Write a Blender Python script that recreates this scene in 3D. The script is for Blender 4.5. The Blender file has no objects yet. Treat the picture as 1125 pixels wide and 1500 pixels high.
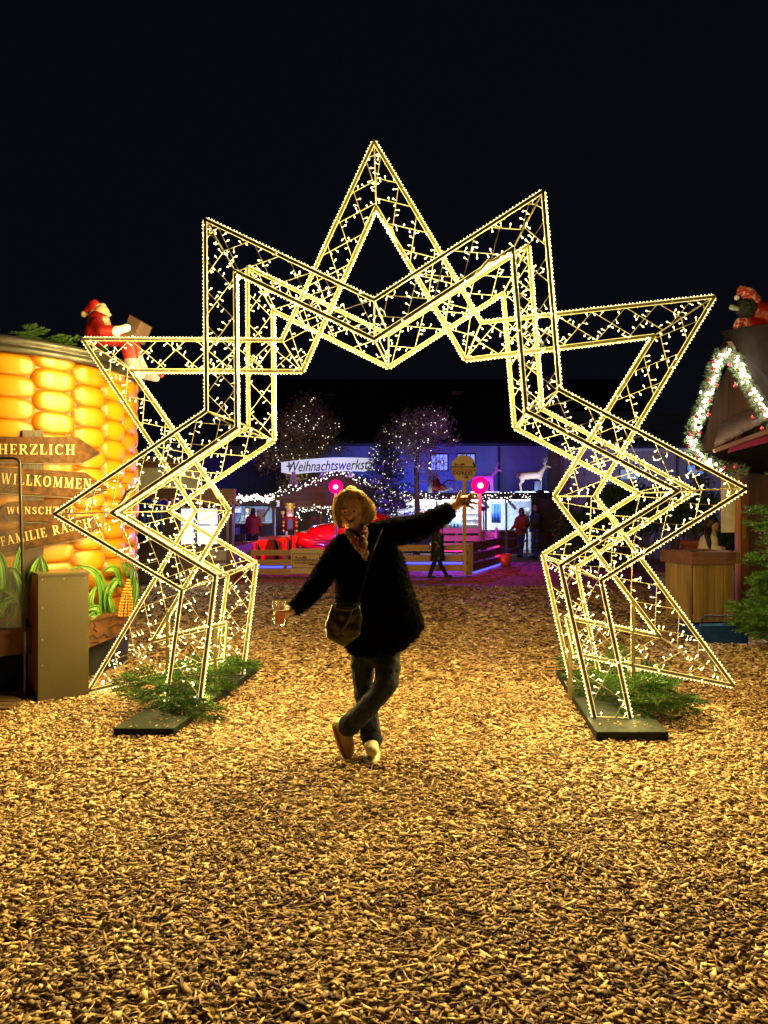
import bpy, bmesh, math, random
import numpy as np
from mathutils import Vector, Matrix, noise, Quaternion
random.seed(7)
rng = np.random.default_rng(7)
R = math.radians
scene = bpy.context.scene
col = scene.collection

# ------------------------------------------------------------------ camera, world, exposure
CAM = Vector((0, 0, 1.5)); F = 1100.0
cd = bpy.data.cameras.new("camera"); cam = bpy.data.objects.new("camera", cd); col.objects.link(cam)
cam.location = CAM; cam.rotation_euler = (R(90), 0, 0)
cd.sensor_fit = 'VERTICAL'; cd.sensor_height = 36; cd.lens = 36 * F / 1500
cd.clip_start = .05; cd.clip_end = 600
scene.camera = cam
world = bpy.data.worlds.new("World"); scene.world = world; world.use_nodes = True
wn = world.node_tree; bgn = wn.nodes['Background']
sky = wn.nodes.new('ShaderNodeTexSky'); sky.sky_type = 'NISHITA'; sky.sun_disc = False
sky.sun_elevation = R(-4); sky.sun_rotation = R(60)
skyc = wn.nodes.new('ShaderNodeRGB'); skyc.outputs[0].default_value = (.0022, .0025, .0046, 1)
mxs = wn.nodes.new('ShaderNodeMixRGB'); mxs.blend_type = 'ADD'; mxs.inputs[0].default_value = .004
wn.links.new(skyc.outputs[0], mxs.inputs[1]); wn.links.new(sky.outputs[0], mxs.inputs[2])
wn.links.new(mxs.outputs[0], bgn.inputs[0]); bgn.inputs[1].default_value = 1.0
scene.view_settings.view_transform = 'Standard'; scene.view_settings.look = 'None'
scene.view_settings.exposure = 0; scene.view_settings.gamma = 1
try:
    scene.cycles.use_denoising = True; scene.cycles.max_bounces = 6; scene.cycles.use_light_tree = True
    scene.cycles.sample_clamp_indirect = 3.0
except Exception: pass

BULB_L = 7.0        # radiance of the warm LEDs
ARCH_W = 7.6       # watts of each stretch of the LED string
WARM = (1.0, .84, .46)

# ------------------------------------------------------------------ helpers
def P(px, py, Y): return Vector(((px - 562.5) * Y / F, Y, 1.5 - (py - 750) * Y / F))
def G(px, py):
    Y = 1650.0 / (py - 750); return Vector(((px - 562.5) * Y / F, Y, 0))
OFF = {}
def setp(o, label=None, cat=None, group=None, kind=None):
    if label: o['label'] = label
    if cat: o['category'] = cat
    if group: o['group'] = group
    if kind: o['kind'] = kind
    return o
def thing(name, label, cat, loc=(0, 0, 0), rz=0, group=None, local=False):
    o = bpy.data.objects.new(name, None); col.objects.link(o)
    o.location = loc; o.rotation_euler = (0, 0, rz); o.empty_display_size = .1
    OFF[o.name] = Vector((0, 0, 0)) if local else Vector(loc)
    return setp(o, label, cat, group)
def link(name, me, mat=None, parent=None, smooth=False):
    if mat is not None and not me.materials: me.materials.append(mat)
    if smooth: me.polygons.foreach_set('use_smooth', [True] * len(me.polygons))
    o = bpy.data.objects.new(name, me); col.objects.link(o)
    if parent is not None:
        o.parent = parent; OFF[o.name] = OFF.get(parent.name, Vector((0, 0, 0)))
    return o
def copy_tree(o, parent=None):
    c = o.copy(); col.objects.link(c)
    if parent is not None: c.parent = parent
    for ch in list(o.children): copy_tree(ch, c)
    return c
class MB:
    def __init__(s): s.v = []; s.f = []
    def add(s, vs, fs):
        n = len(s.v); s.v += [tuple(v) for v in vs]; s.f += [tuple(i + n for i in f) for f in fs]; return s
    def box(s, c, size, rot=None, taper=1):
        x, y, z = size[0] / 2, size[1] / 2, size[2] / 2
        vs = [Vector((a * x * (taper if k > 0 else 1), b * y * (taper if k > 0 else 1), k * z)) for k in (-1, 1) for a, b in ((-1, -1), (1, -1), (1, 1), (-1, 1))]
        if rot is not None: vs = [rot @ v for v in vs]
        c = Vector(c)
        return s.add([v + c for v in vs], [(3, 2, 1, 0), (4, 5, 6, 7), (0, 1, 5, 4), (1, 2, 6, 5), (2, 3, 7, 6), (3, 0, 4, 7)])
    def tube(s, pts, r, n=6, cap=True):
        pts = [Vector(p) for p in pts]; rs = r if isinstance(r, (list, tuple)) else [r] * len(pts)
        m = len(pts); vs = []; prev = None
        for i, p in enumerate(pts):
            t = (pts[min(i + 1, m - 1)] - pts[max(i - 1, 0)])
            if t.length < 1e-9: t = Vector((0, 0, 1))
            t.normalize()
            if prev is None: a = t.orthogonal().normalized()
            else:
                a = prev - t * prev.dot(t)
                a = a.normalized() if a.length > 1e-6 else t.orthogonal().normalized()
            prev = a; b = t.cross(a)
            for k in range(n):
                an = 2 * math.pi * k / n; vs.append(p + (a * math.cos(an) + b * math.sin(an)) * rs[i])
        fs = [(i * n + k, i * n + (k + 1) % n, (i + 1) * n + (k + 1) % n, (i + 1) * n + k) for i in range(m - 1) for k in range(n)]
        if cap: fs += [tuple(range(n))[::-1], tuple((m - 1) * n + k for k in range(n))]
        return s.add(vs, fs)
    def bar(s, a, b, u, w, d):      # rectangular bar a->b, width w along u, depth d along third axis
        a, b = Vector(a), Vector(b); t = (b - a).normalized(); u = (u - t * u.dot(t)).normalized(); q = t.cross(u)
        vs = [p + u * (w / 2 * i) + q * (d / 2 * j) for p in (a, b) for i, j in ((-1, -1), (1, -1), (1, 1), (-1, 1))]
        return s.add(vs, [(3, 2, 1, 0), (4, 5, 6, 7), (0, 1, 5, 4), (1, 2, 6, 5), (2, 3, 7, 6), (3, 0, 4, 7)])
    def octa(s, c, r, ax=None, l=1):
        c = Vector(c)
        if ax is None: u, v, w = Vector((1, 0, 0)), Vector((0, 1, 0)), Vector((0, 0, 1))
        else: w = Vector(ax).normalized(); u = w.orthogonal().normalized(); v = w.cross(u)
        return s.add([c + u * r, c - u * r, c + v * r, c - v * r, c + w * r * l, c - w * r * l],
                     [(0, 2, 4), (2, 1, 4), (1, 3, 4), (3, 0, 4), (2, 0, 5), (1, 2, 5), (3, 1, 5), (0, 3, 5)])
    def ball(s, c, r, n=8, m=6, sc=(1, 1, 1)):
        c = Vector(c); vs = [c + Vector((0, 0, r * sc[2]))]
        for i in range(1, m):
            th = math.pi * i / m
            for k in range(n):
                an = 2 * math.pi * k / n
                vs.append(c + Vector((r * sc[0] * math.sin(th) * math.cos(an), r * sc[1] * math.sin(th) * math.sin(an), r * sc[2] * math.cos(th))))
        vs.append(c - Vector((0, 0, r * sc[2]))); L = len(vs) - 1
        fs = [(0, 1 + k, 1 + (k + 1) % n) for k in range(n)]
        for i in range(m - 2):
            for k in range(n):
                a = 1 + i * n; fs.append((a + k, a + n + k, a + n + (k + 1) % n, a + (k + 1) % n))
        a = 1 + (m - 2) * n; fs += [(L, a + (k + 1) % n, a + k) for k in range(n)]
        return s.add(vs, fs)
    def prism(s, poly, depth):      # poly: list of Vectors (planar), depth: Vector
        n = len(poly); d = Vector(depth)
        return s.add([Vector(p) for p in poly] + [Vector(p) + d for p in poly],
                     [tuple(range(n))[::-1], tuple(range(n, 2 * n))] + [(i, (i + 1) % n, n + (i + 1) % n, n + i) for i in range(n)])
    def lathe(s, prof, n=24, c=(0, 0, 0), a0=0, a1=2 * math.pi):
        c = Vector(c); full = abs(a1 - a0 - 2 * math.pi) < 1e-6; k = n if full else n + 1; m = len(prof)
        vs = [c + Vector((r * math.cos(a0 + (a1 - a0) * i / n), r * math.sin(a0 + (a1 - a0) * i / n), z)) for i in range(k) for r, z in prof]
        fs = [(i * m + j, ((i + 1) % k) * m + j, ((i + 1) % k) * m + j + 1, i * m + j + 1) for i in range(n) for j in range(m - 1)]
        return s.add(vs, fs)
    def loft(s, rings, cap=True):   # list of rings (equal length)
        n = len(rings[0]); vs = [p for r in rings for p in r]
        fs = [(i * n + k, i * n + (k + 1) % n, (i + 1) * n + (k + 1) % n, (i + 1) * n + k) for i in range(len(rings) - 1) for k in range(n)]
        if cap: fs += [tuple(range(n))[::-1], tuple((len(rings) - 1) * n + k for k in range(n))]
        return s.add(vs, fs)
    def strip(s, A, B, depth=None):
        n = len(A); vs = [Vector(p) for p in A] + [Vector(p) for p in B]
        fs = [(i, i + 1, n + i + 1, n + i) for i in range(n - 1)]
        if depth is not None:
            ds = depth if isinstance(depth, list) else [Vector(depth)] * (2 * n)
            vs += [v + d for v, d in zip(vs, ds)]; m = 2 * n
            fs += [(m + i + 1, m + i, m + n + i, m + n + i + 1) for i in range(n - 1)]
            fs += [(i + 1, i, m + i, m + i + 1) for i in range(n - 1)] + [(n + i, n + i + 1, m + n + i + 1, m + n + i) for i in range(n - 1)]
            fs += [(0, n, m + n, m), (2 * n - 1, n - 1, m + n - 1, m + 2 * n - 1)]
        return s.add(vs, fs)
    def mesh(s, name, off=Vector((0, 0, 0))):
        me = bpy.data.meshes.new(name); v = np.array(s.v, dtype=float).reshape(-1, 3) - np.array(off)
        me.from_pydata(v.tolist(), [], s.f); me.update(); return me
    def build(s, name, mat, parent=None, smooth=False, kind=None, label=None):
        off = OFF.get(parent.name, Vector((0, 0, 0))) if parent is not None else Vector((0, 0, 0))
        o = link(name, s.mesh(name, off), mat, parent, smooth)
        if kind: o['kind'] = kind
        if label: o['label'] = label
        return o

def blob(name, shapes, voxel, mat, parent=None, smooth=6, disp=0, dscale=.03, kind=None):
    """union of closed shapes -> one continuous skin"""
    off = OFF.get(parent.name, Vector((0, 0, 0))) if parent is not None else Vector((0, 0, 0))
    m = MB()
    for sh in shapes:
        if sh[0] == 'cap':                       # chain of (point, radius)
            ch = sh[1]
            for i, (p, r) in enumerate(ch):
                m.ball(p, r, 12, 8)
                if i: m.tube([ch[i - 1][0], p], [ch[i - 1][1], r], 12)
        elif sh[0] == 'ell': m.ball(sh[1], 1, 16, 12, sh[2])
        elif sh[0] == 'loft':                    # (center, rx, ry) rings, horizontal
            rings = [[Vector(c) + Vector((rx * math.cos(2 * math.pi * k / 24), ry * math.sin(2 * math.pi * k / 24), 0)) for k in range(24)] for c, rx, ry in sh[1]]
            m.loft(rings)
        elif sh[0] == 'box': m.box(sh[1], sh[2], sh[3] if len(sh) > 3 else None)
    me0 = m.mesh(name + "_src", off); bm = bmesh.new(); bm.from_mesh(me0); bmesh.ops.recalc_face_normals(bm, faces=bm.faces); bm.to_mesh(me0); bm.free()
    t = bpy.data.objects.new("tmp", me0); col.objects.link(t)
    md = t.modifiers.new("r", 'REMESH'); md.mode = 'VOXEL'; md.voxel_size = voxel
    if smooth: sm = t.modifiers.new("s", 'SMOOTH'); sm.factor = .5; sm.iterations = smooth
    dg = bpy.context.evaluated_depsgraph_get(); me = bpy.data.meshes.new_from_object(t.evaluated_get(dg)); me.name = name
    bpy.data.objects.remove(t); bpy.data.meshes.remove(me0)
    if disp:
        n = len(me.vertices); co = np.empty(n * 3); no = np.empty(n * 3); me.vertices.foreach_get('co', co); me.vertices.foreach_get('normal', no)
        co = co.reshape(-1, 3); no = no.reshape(-1, 3)
        d = np.array([noise.fractal(Vector(c) / dscale, 1, 2, 3) for c in co]) * disp
        me.vertices.foreach_set('co', (co + no * d[:, None]).ravel()); me.update()
    me.materials.clear()
    o = link(name, me, mat, parent, True)
    if kind: o['kind'] = kind
    return o

# ------------------------------------------------------------------ materials
def newmat(name):
    m = bpy.data.materials.new(name); m.use_nodes = True; nt = m.node_tree; return m, nt, nt.nodes['Principled BSDF'], nt.links
def mat(name, c, rough=.6, metal=0, c2=None, scale=8, bump=.0, bscale=60, stretch=(1, 1, 1), spec=.5, coat=0, detail=4, contrast=(.35, .65)):
    m, nt, b, L = newmat(name)
    b.inputs['Roughness'].default_value = rough; b.inputs['Metallic'].default_value = metal
    b.inputs['Specular IOR Level'].default_value = spec; b.inputs['Coat Weight'].default_value = coat
    tc = nt.nodes.new('ShaderNodeTexCoord'); mp = nt.nodes.new('ShaderNodeMapping'); mp.inputs['Scale'].default_value = stretch
    L.new(tc.outputs['Object'], mp.inputs[0])
    n = nt.nodes.new('ShaderNodeTexNoise'); n.inputs['Scale'].default_value = scale; n.inputs['Detail'].default_value = detail; L.new(mp.outputs[0], n.inputs[0])
    cr = nt.nodes.new('ShaderNodeValToRGB'); e = cr.color_ramp.elements; e[0].position, e[1].position = contrast
    if c2 is None: c2 = tuple(x * .7 for x in c)
    e[0].color = (*c2, 1); e[1].color = (*c, 1)
    L.new(n.outputs[0], cr.inputs[0]); L.new(cr.outputs[0], b.inputs['Base Color'])
    if bump:
        n2 = nt.nodes.new('ShaderNodeTexNoise'); n2.inputs['Scale'].default_value = bscale; n2.inputs['Detail'].default_value = 5; L.new(mp.outputs[0], n2.inputs[0])
        bp = nt.nodes.new('ShaderNodeBump'); bp.inputs['Strength'].default_value = bump; bp.inputs['Distance'].default_value = .01
        L.new(n2.outputs[0], bp.inputs['Height']); L.new(bp.outputs[0], b.inputs['Normal'])
    return m
def wood(name, c, c2, axis='x', scale=6, rough=.55, bump=.4):
    st = {'x': (.12, 1.5, 1.5), 'y': (1.5, .12, 1.5), 'z': (1.5, 1.5, .12)}[axis]
    return mat(name, c, rough, 0, c2, scale * 3, bump, 40, st, detail=7, contrast=(.3, .7))
def emit(name, c, s):
    m, nt, b, L = newmat(name)
    b.inputs['Base Color'].default_value = (*[min(.8, x) for x in c], 1); b.inputs['Emission Color'].default_value = (*c, 1); b.inputs['Emission Strength'].default_value = s
    b.inputs['Roughness'].default_value = .4
    return m
M = {}
M['led'] = emit('warm_led', WARM, BULB_L)
M['led_drop'] = emit('warm_led_drop', (1, .80, .40), BULB_L * 1.2)
M['rope'] = emit('rope_light', (1, .80, .26), 1.1)
M['stick'] = emit('led_stick', (1, .84, .38), 1.3)
M['frame'] = mat('arch_metal', (.26, .21, .10), .4, .3, (.18, .145, .07), 30, .1, 90)
M['wire'] = mat('arch_wire', (.75, .68, .45), .5, .1)
M['black_steel'] = mat('black_plate_steel', (.006, .014, .010), .75, 0, (.018, .028, .02), 12, .3, spec=.2)
M['white_led'] = emit('string_bulb', (1, .9, .72), 3.2)
M['white_led_bright'] = emit('garland_bulb', (1, .93, .78), 110)

def light(kind, name, loc, color, power, parent=None, size=.1, target=None, spot=None, blend=.6, shape=None):
    ld = bpy.data.lights.new(name, kind); ld.color = color; ld.energy = power
    if kind == 'AREA':
        ld.size = size if not shape else shape[0]
        if shape: ld.shape = 'RECTANGLE'; ld.size_y = shape[1]
    else: ld.shadow_soft_size = size
    if spot: ld.spot_size = R(spot); ld.spot_blend = blend
    o = bpy.data.objects.new(name, ld); col.objects.link(o)
    if parent is not None: o.parent = parent; loc = Vector(loc) - OFF[parent.name]
    o.location = loc
    if target is not None:
        w = Vector(loc) + (OFF[parent.name] if parent is not None else Vector((0, 0, 0)))
        o.rotation_euler = (Vector(target) - w).to_track_quat('-Z', 'Y').to_euler()
    return o

def text_mb(txt, size, depth, mtx, bold=0.0, shear=0):
    cu = bpy.data.curves.new('t', 'FONT'); cu.body = txt; cu.size = size; cu.extrude = depth / 2; cu.align_x = 'CENTER'; cu.align_y = 'CENTER'
    cu.offset = bold; cu.shear = shear; cu.resolution_u = 2
    t = bpy.data.objects.new('t', cu); col.objects.link(t)
    me = bpy.data.meshes.new_from_object(t.evaluated_get(bpy.context.evaluated_depsgraph_get()))
    m = MB(); m.add([mtx @ v.co for v in me.vertices], [tuple(p.vertices) for p in me.polygons])
    bpy.data.objects.remove(t); bpy.data.meshes.remove(me); return m
def face_cam(loc, rz=0):      # text facing -Y
    return Matrix.Translation(loc) @ Matrix.Rotation(rz, 4, 'Z') @ Matrix.Rotation(R(90), 4, 'X')

# ------------------------------------------------------------------ ground
def ground_material():
    m, nt, b, L = newmat('wood_chip_ground'); b.inputs['Roughness'].default_value = .8
    tc = nt.nodes.new('ShaderNodeTexCoord')
    v = nt.nodes.new('ShaderNodeTexVoronoi'); v.inputs['Scale'].default_value = 26
    mp = nt.nodes.new('ShaderNodeMapping'); mp.inputs['Scale'].default_value = (1, .6, 1); L.new(tc.outputs['Object'], mp.inputs[0]); L.new(mp.outputs[0], v.inputs[0])
    sep = nt.nodes.new('ShaderNodeSeparateColor'); L.new(v.outputs['Color'], sep.inputs[0])
    cr = nt.nodes.new('ShaderNodeValToRGB'); e = cr.color_ramp.elements
    e[0].position = 0; e[0].color = (.05, .025, .012, 1); e[1].position = 1; e[1].color = (.5, .36, .2, 1)
    k = e.new(.45); k.color = (.22, .13, .065, 1); k = e.new(.75); k.color = (.36, .24, .12, 1)
    L.new(sep.outputs[0], cr.inputs[0])
    n = nt.nodes.new('ShaderNodeTexNoise'); n.inputs['Scale'].default_value = .6; n.inputs['Detail'].default_value = 5; L.new(tc.outputs['Object'], n.inputs[0])
    mr = nt.nodes.new('ShaderNodeMapRange'); mr.inputs[1].default_value = .35; mr.inputs[2].default_value = .65; mr.inputs[3].default_value = .75; mr.inputs[4].default_value = 1.1; L.new(n.outputs[0], mr.inputs[0])
    mx = nt.nodes.new('ShaderNodeMixRGB'); mx.blend_type = 'MULTIPLY'; mx.inputs[0].default_value = 1; L.new(cr.outputs[0], mx.inputs[1]); L.new(mr.outputs[0], mx.inputs[2]); L.new(mx.outputs[0], b.inputs['Base Color'])
    bp = nt.nodes.new('ShaderNodeBump'); bp.inputs['Strength'].default_value = .8; bp.inputs['Distance'].default_value = .03; L.new(v.outputs['Distance'], bp.inputs['Height']); L.new(bp.outputs[0], b.inputs['Normal'])
    return m
def gz(x, y): return .018 * noise.noise(Vector((x * .7, y * .7, 0))) + .01 * noise.noise(Vector((x * 2.3, y * 2.3, 3)))
xs = list(np.concatenate([[-150, -60, -30], np.arange(-14, 14.1, .25), [30, 60, 150]])); ys = list(np.concatenate([[-40, -10], np.arange(0, 24.1, .25), [30, 40, 80, 250]]))
gv = [(x, y, gz(x, y) - .012) for y in ys for x in xs]; nx = len(xs)
gf = [(j * nx + i, j * nx + i + 1, (j + 1) * nx + i + 1, (j + 1) * nx + i) for j in range(len(ys) - 1) for i in range(nx - 1)]
me = bpy.data.meshes.new('ground'); me.from_pydata(gv, [], gf); g = link('ground', me, ground_material(), None, True); setp(g, kind='structure')

def chip_material():
    m, nt, b, L = newmat('wood_chip'); b.inputs['Roughness'].default_value = .62; b.inputs['Specular IOR Level'].default_value = .3
    a = nt.nodes.new('ShaderNodeAttribute'); a.attribute_name = 'tone'
    cr = nt.nodes.new('ShaderNodeValToRGB'); e = cr.color_ramp.elements
    e[0].position = 0; e[0].color = (.045, .02, .012, 1); e[1].position = 1; e[1].color = (.8, .62, .36, 1)
    for p, c in ((.1, (.10, .045, .02)), (.3, (.27, .15, .065)), (.6, (.46, .285, .125)), (.85, (.62, .42, .20))):
        k = e.new(p); k.color = (*c, 1)
    L.new(a.outputs['Fac'], cr.inputs[0])
    tc = nt.nodes.new('ShaderNodeTexCoord'); n = nt.nodes.new('ShaderNodeTexNoise'); n.inputs['Scale'].default_value = 160; L.new(tc.outputs['Object'], n.inputs[0])
    mr = nt.nodes.new('ShaderNodeMapRange'); mr.inputs[1].default_value = .3; mr.inputs[2].default_value = .7; mr.inputs[3].default_value = .7; mr.inputs[4].default_value = 1.15; L.new(n.outputs[0], mr.inputs[0])
    mx = nt.nodes.new('ShaderNodeMixRGB'); mx.blend_type = 'MULTIPLY'; mx.inputs[0].default_value = 1; L.new(cr.outputs[0], mx.inputs[1]); L.new(mr.outputs[0], mx.inputs[2]); L.new(mx.outputs[0], b.inputs['Base Color'])
    return m
def chips():
    N = []
    def region(y0, y1, dens, grow, zr):
        A = 0; n = int(dens * ((.55 * (y1 ** 2 - y0 ** 2)) + 1.6 * (y1 - y0)))
        y = np.sqrt(rng.random(n) * (y1 ** 2 - y0 ** 2) + y0 ** 2); hw = .55 * y + .8
        x = (rng.random(n) * 2 - 1) * hw; N.append((x, y, np.full(n, grow), rng.random(n) * zr))
    region(1.7, 3.6, 7200, .86, .026); region(3.6, 6.5, 3900, 1.0, .028); region(6.5, 10, 1000, 1.6, .03); region(10, 15, 330, 2.3, .035)
    x, y, gr, zl = [np.concatenate(a) for a in zip(*N)]; n = len(x)
    kind = rng.random(n)
    ln = np.where(kind < .55, rng.uniform(.016, .034, n), rng.uniform(.026, .06, n)) * gr
    wd = np.where(kind < .55, rng.uniform(.011, .022, n), rng.uniform(.005, .011, n)) * gr
    th = rng.uniform(.0008, .0028, n) * gr
    yaw = rng.uniform(0, 2 * np.pi, n); pitch = rng.normal(0, .22, n); roll = rng.normal(0, .30, n); big = rng.random(n) < .05; ln = np.where(big, ln * 1.7, ln); wd = np.where(big, wd * 1.5, wd)
    base = np.array([(-.5, -.5, -.5), (.5, -.5, -.5), (.5, .5, -.5), (-.5, .5, -.5), (-.5, -.5, .5), (.5, -.5, .5), (.5, .5, .5), (-.5, .5, .5)])
    v = np.broadcast_to(base, (n, 8, 3)).copy()
    v[:, :, :2] += rng.normal(0, .17, (n, 4, 2))[:, [0, 1, 2, 3, 0, 1, 2, 3], :]
    v *= np.stack([ln, wd, th], 1)[:, None, :]
    cy, sy, cp, sp, cr_, sr = np.cos(yaw), np.sin(yaw), np.cos(pitch), np.sin(pitch), np.cos(roll), np.sin(roll)
    X, Y, Z = v[:, :, 0], v[:, :, 1], v[:, :, 2]
    Y, Z = Y * cr_[:, None] - Z * sr[:, None], Y * sr[:, None] + Z * cr_[:, None]
    X, Z = X * cp[:, None] + Z * sp[:, None], -X * sp[:, None] + Z * cp[:, None]
    X, Y = X * cy[:, None] - Y * sy[:, None], X * sy[:, None] + Y * cy[:, None]
    g0 = np.array([gz(a, b) for a, b in zip(x, y)])
    v = np.stack([X + x[:, None], Y + y[:, None], Z + (g0 + zl)[:, None]], 2).reshape(-1, 3)
    fb = np.array([(4, 5, 6, 7), (0, 1, 5, 4), (1, 2, 6, 5), (2, 3, 7, 6), (3, 0, 4, 7)])
    f = (fb[None] + (np.arange(n) * 8)[:, None, None]).reshape(-1)
    me = bpy.data.meshes.new('wood_chips'); me.vertices.add(n * 8); me.vertices.foreach_set('co', v.astype('f').ravel())
    me.loops.add(n * 20); me.loops.foreach_set('vertex_index', f.astype('i'))
    me.polygons.add(n * 5); me.polygons.foreach_set('loop_start', (np.arange(n * 5) * 4).astype('i')); me.polygons.foreach_set('loop_total', np.full(n * 5, 4, 'i'))
    me.update(); me.validate()
    patch = np.array([noise.noise(Vector((a * .9, b * .6, 7))) + .6 * noise.noise(Vector((a * 2.6, b * 2.0, 1))) for a, b in zip(x, y)]); tone = np.clip(rng.normal(.62, .26, n) + .16 * patch, 0.08, 1); tone[rng.random(n) < .10 + .08 * (patch < -.1)] = .04; tone[rng.random(n) < .05] = .98
    at = me.attributes.new('tone', 'FLOAT', 'FACE'); at.data.foreach_set('value', np.repeat(tone, 5).astype('f'))
    o = link('wood_chips', me, chip_material()); setp(o, 'loose golden wood chips covering the whole square', 'wood chips', kind='stuff')
    print('chips', n)
chips()

# ------------------------------------------------------------------ the star arch
PN = Vector((.1, 1, 0)).normalized(); PU = Vector((1, -.1, 0)).normalized(); PW = Vector((.1, 1, .011))
O_F = Vector((1.6, 5.2, 0)); DEP = 1.1
def unproj(px, py, O):
    r = Vector(((px - 562.5) / F, 1, (750 - py) / F)); t = PN.dot(O - CAM) / PN.dot(r); return CAM + r * t
def foot(a, b, z=.075):
    d = b - a; t = (z - a.z) / d.z; return a + d * t
fo = [(243, 1040), (267, 864), (81, 753), (303, 602), (301, 322), (548, 440), (795, 281), (819, 571), (1092, 716), (880, 850), (922, 1047)]
fi = [(290, 1052), (316, 843), (164, 751), (347, 627), (345, 398), (548, 497), (751, 365), (771, 603), (992, 719), (821, 828), (872, 1056)]
mo = [(329, 964), (131, 1012), (287, 748), (122, 497), (413, 499), (548, 208), (705, 473), (1046, 435), (871, 727), (1074, 1004), (839, 957)]
mi = [(333, 913), (225, 938), (336, 748), (193, 543), (443, 544), (551, 304), (682, 527), (958, 492), (812, 727), (966, 932), (827, 904)]
arch = thing('star_arch', 'huge walk-through arch of three star shaped frames covered in warm white LEDs', 'light arch', (0, 5.75, 0))
def make_star(Opts, Ipts, closed_ends, tag):
    fr = MB(); rp = MB(); bl = MB(); wr = MB(); dr = MB(); st = MB()
    cen = unproj(560, 745, O_F) if tag == 0 else unproj(560, 745, O_F + PW * .55)
    W = .019
    def run(pts, sgn, closed=False):
        n = len(pts)
        for i in range(n - 1):
            a, b = pts[i], pts[i + 1]; t = (b - a).normalized(); nrm = t.cross(PN).normalized()
            # outward normal: away from the band
            other = (Ipts if sgn > 0 else Opts); mid = (a + b) / 2; om = (other[i] + other[i + 1]) / 2
            if nrm.dot(mid - om) < 0: nrm = -nrm
            fr.bar(a - t * .008, b + t * .008, nrm, W, .028)
            q = nrm * (W / 2 + .005)
            rp.bar(a + q, b + q, nrm, .0075, .009)
            q3 = nrm * (-W / 2 - .004); rp.tube([a + q3 + PN * -.012, b + q3 + PN * -.012], .0024, 4)  # band-side wire: its lit look is put in as rope glow
            L = (b - a).length; k = int(L / .0265)
            for j in range(k):
                p = a + t * (L * (j + .5) / k) + nrm * (W / 2 + .0115)
                jit = t * random.uniform(-.004, .004) + PN * random.uniform(-.006, .004)
                bl.octa(p + jit, .0040, nrm + t * random.uniform(-.5, .5), 1.5)
            k = int(L / .12)
            for j in range(k):
                p = a + t * (L * (j + .5) / k); wr.bar(p - nrm * (W / 2 + .006), p + nrm * (W / 2 + .01), PN, .034, .0035)
    run(Opts, 1); run(Ipts, -1)
    if closed_ends:
        for k in (0, -1): fr.bar(Opts[k], Ipts[k], PN, .03, W); rp.tube([Opts[k] + PN * -.022, Ipts[k] + PN * -.022], .006, 5)
    def drops(a, b, sp):
        L = (b - a).length; k = int(L / sp); t = (b - a).normalized(); s = t.cross(PN).normalized()
        for j in range(k):
            if random.random() < .16: continue
            p = a + t * (L * (j + random.uniform(.2, .8)) / k)
            an = random.choice((1, -1)); d = (s * an + t * random.uniform(-.5, .5) + PN * random.uniform(-.8, .5)).normalized(); l = random.uniform(.018, .034)
            st.tube([p, p + d * l], .0034, 4, False); dr.octa(p + d * (l + .004), .0068, d, 1.4)
    # mitre wires and diagonal grid in each quad of the band
    for i in range(len(Opts)):
        wr.tube([Opts[i], Ipts[i]], .006, 5); drops(Opts[i], Ipts[i], .07)
    for i in range(len(Opts) - 1):
        quad = [Opts[i], Opts[i + 1], Ipts[i + 1], Ipts[i]]
        o = quad[0]; ax = (quad[1] - quad[0]).normalized(); ay = PN.cross(ax).normalized()
        q2 = [((p - o).dot(ax), (p - o).dot(ay)) for p in quad]
        for ang in (38, -44):
            dx, dy = math.cos(R(ang)), math.sin(R(ang)); nx_, ny_ = -dy, dx
            cs = [x * nx_ + y * ny_ for x, y in q2]; c = min(cs) + .09
            while c < max(cs) - .03:
                hits = []
                for k in range(4):
                    (x0, y0), (x1, y1) = q2[k], q2[(k + 1) % 4]; c0 = x0 * nx_ + y0 * ny_ - c; c1 = x1 * nx_ + y1 * ny_ - c
                    if c0 * c1 < 0: s_ = c0 / (c0 - c1); hits.append((x0 + (x1 - x0) * s_, y0 + (y1 - y0) * s_))
                if len(hits) == 2:
                    A = o + ax * hits[0][0] + ay * hits[0][1] + PN * random.uniform(-.006, .006); B = o + ax * hits[1][0] + ay * hits[1][1] + PN * random.uniform(-.006, .006)
                    if (A - B).length > .05: wr.tube([A, B], .0036, 4, False); drops(A, B, .052)
                c += random.uniform(.15, .19)
    f = fr.build('star_frame', M['frame'], arch)
    setp(f, ['front star frame with downward legs', 'middle star frame with the topmost spike', 'rear star frame with downward legs'][tag])
    setp(f, None); f['label'] = ['front star frame with four spikes', 'middle star frame with the topmost spike', 'rear star frame with four spikes'][tag]
    rp.build('rope_light', M['rope'], f); wr.build('wire_grid', M['wire'], f)
    bl.build('light_bulbs', M['led'], f, kind='stuff'); st.build('drop_light_sockets', M['stick'], f, kind='stuff'); dr.build('drop_light_bulbs', M['led_drop'], f, kind='stuff')
    return f
FO = [unproj(*p, O_F) for p in fo]; FI = [unproj(*p, O_F) for p in fi]
for L_ in (FO, FI):
    L_[0] = foot(L_[1], L_[0]); L_[-1] = foot(L_[-2], L_[-1])
BO = [p + PW * DEP for p in FO]; BI = [p + PW * DEP for p in FI]
for L_ in (BO, BI):
    L_[0] = foot(L_[1], L_[0]); L_[-1] = foot(L_[-2], L_[-1])
MO = [unproj(*p, O_F + PW * .55) for p in mo]; MI = [unproj(*p, O_F + PW * .55) for p in mi]
make_star(FO, FI, False, 0); make_star(MO, MI, True, 1); make_star(BO, BI, False, 2)
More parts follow.
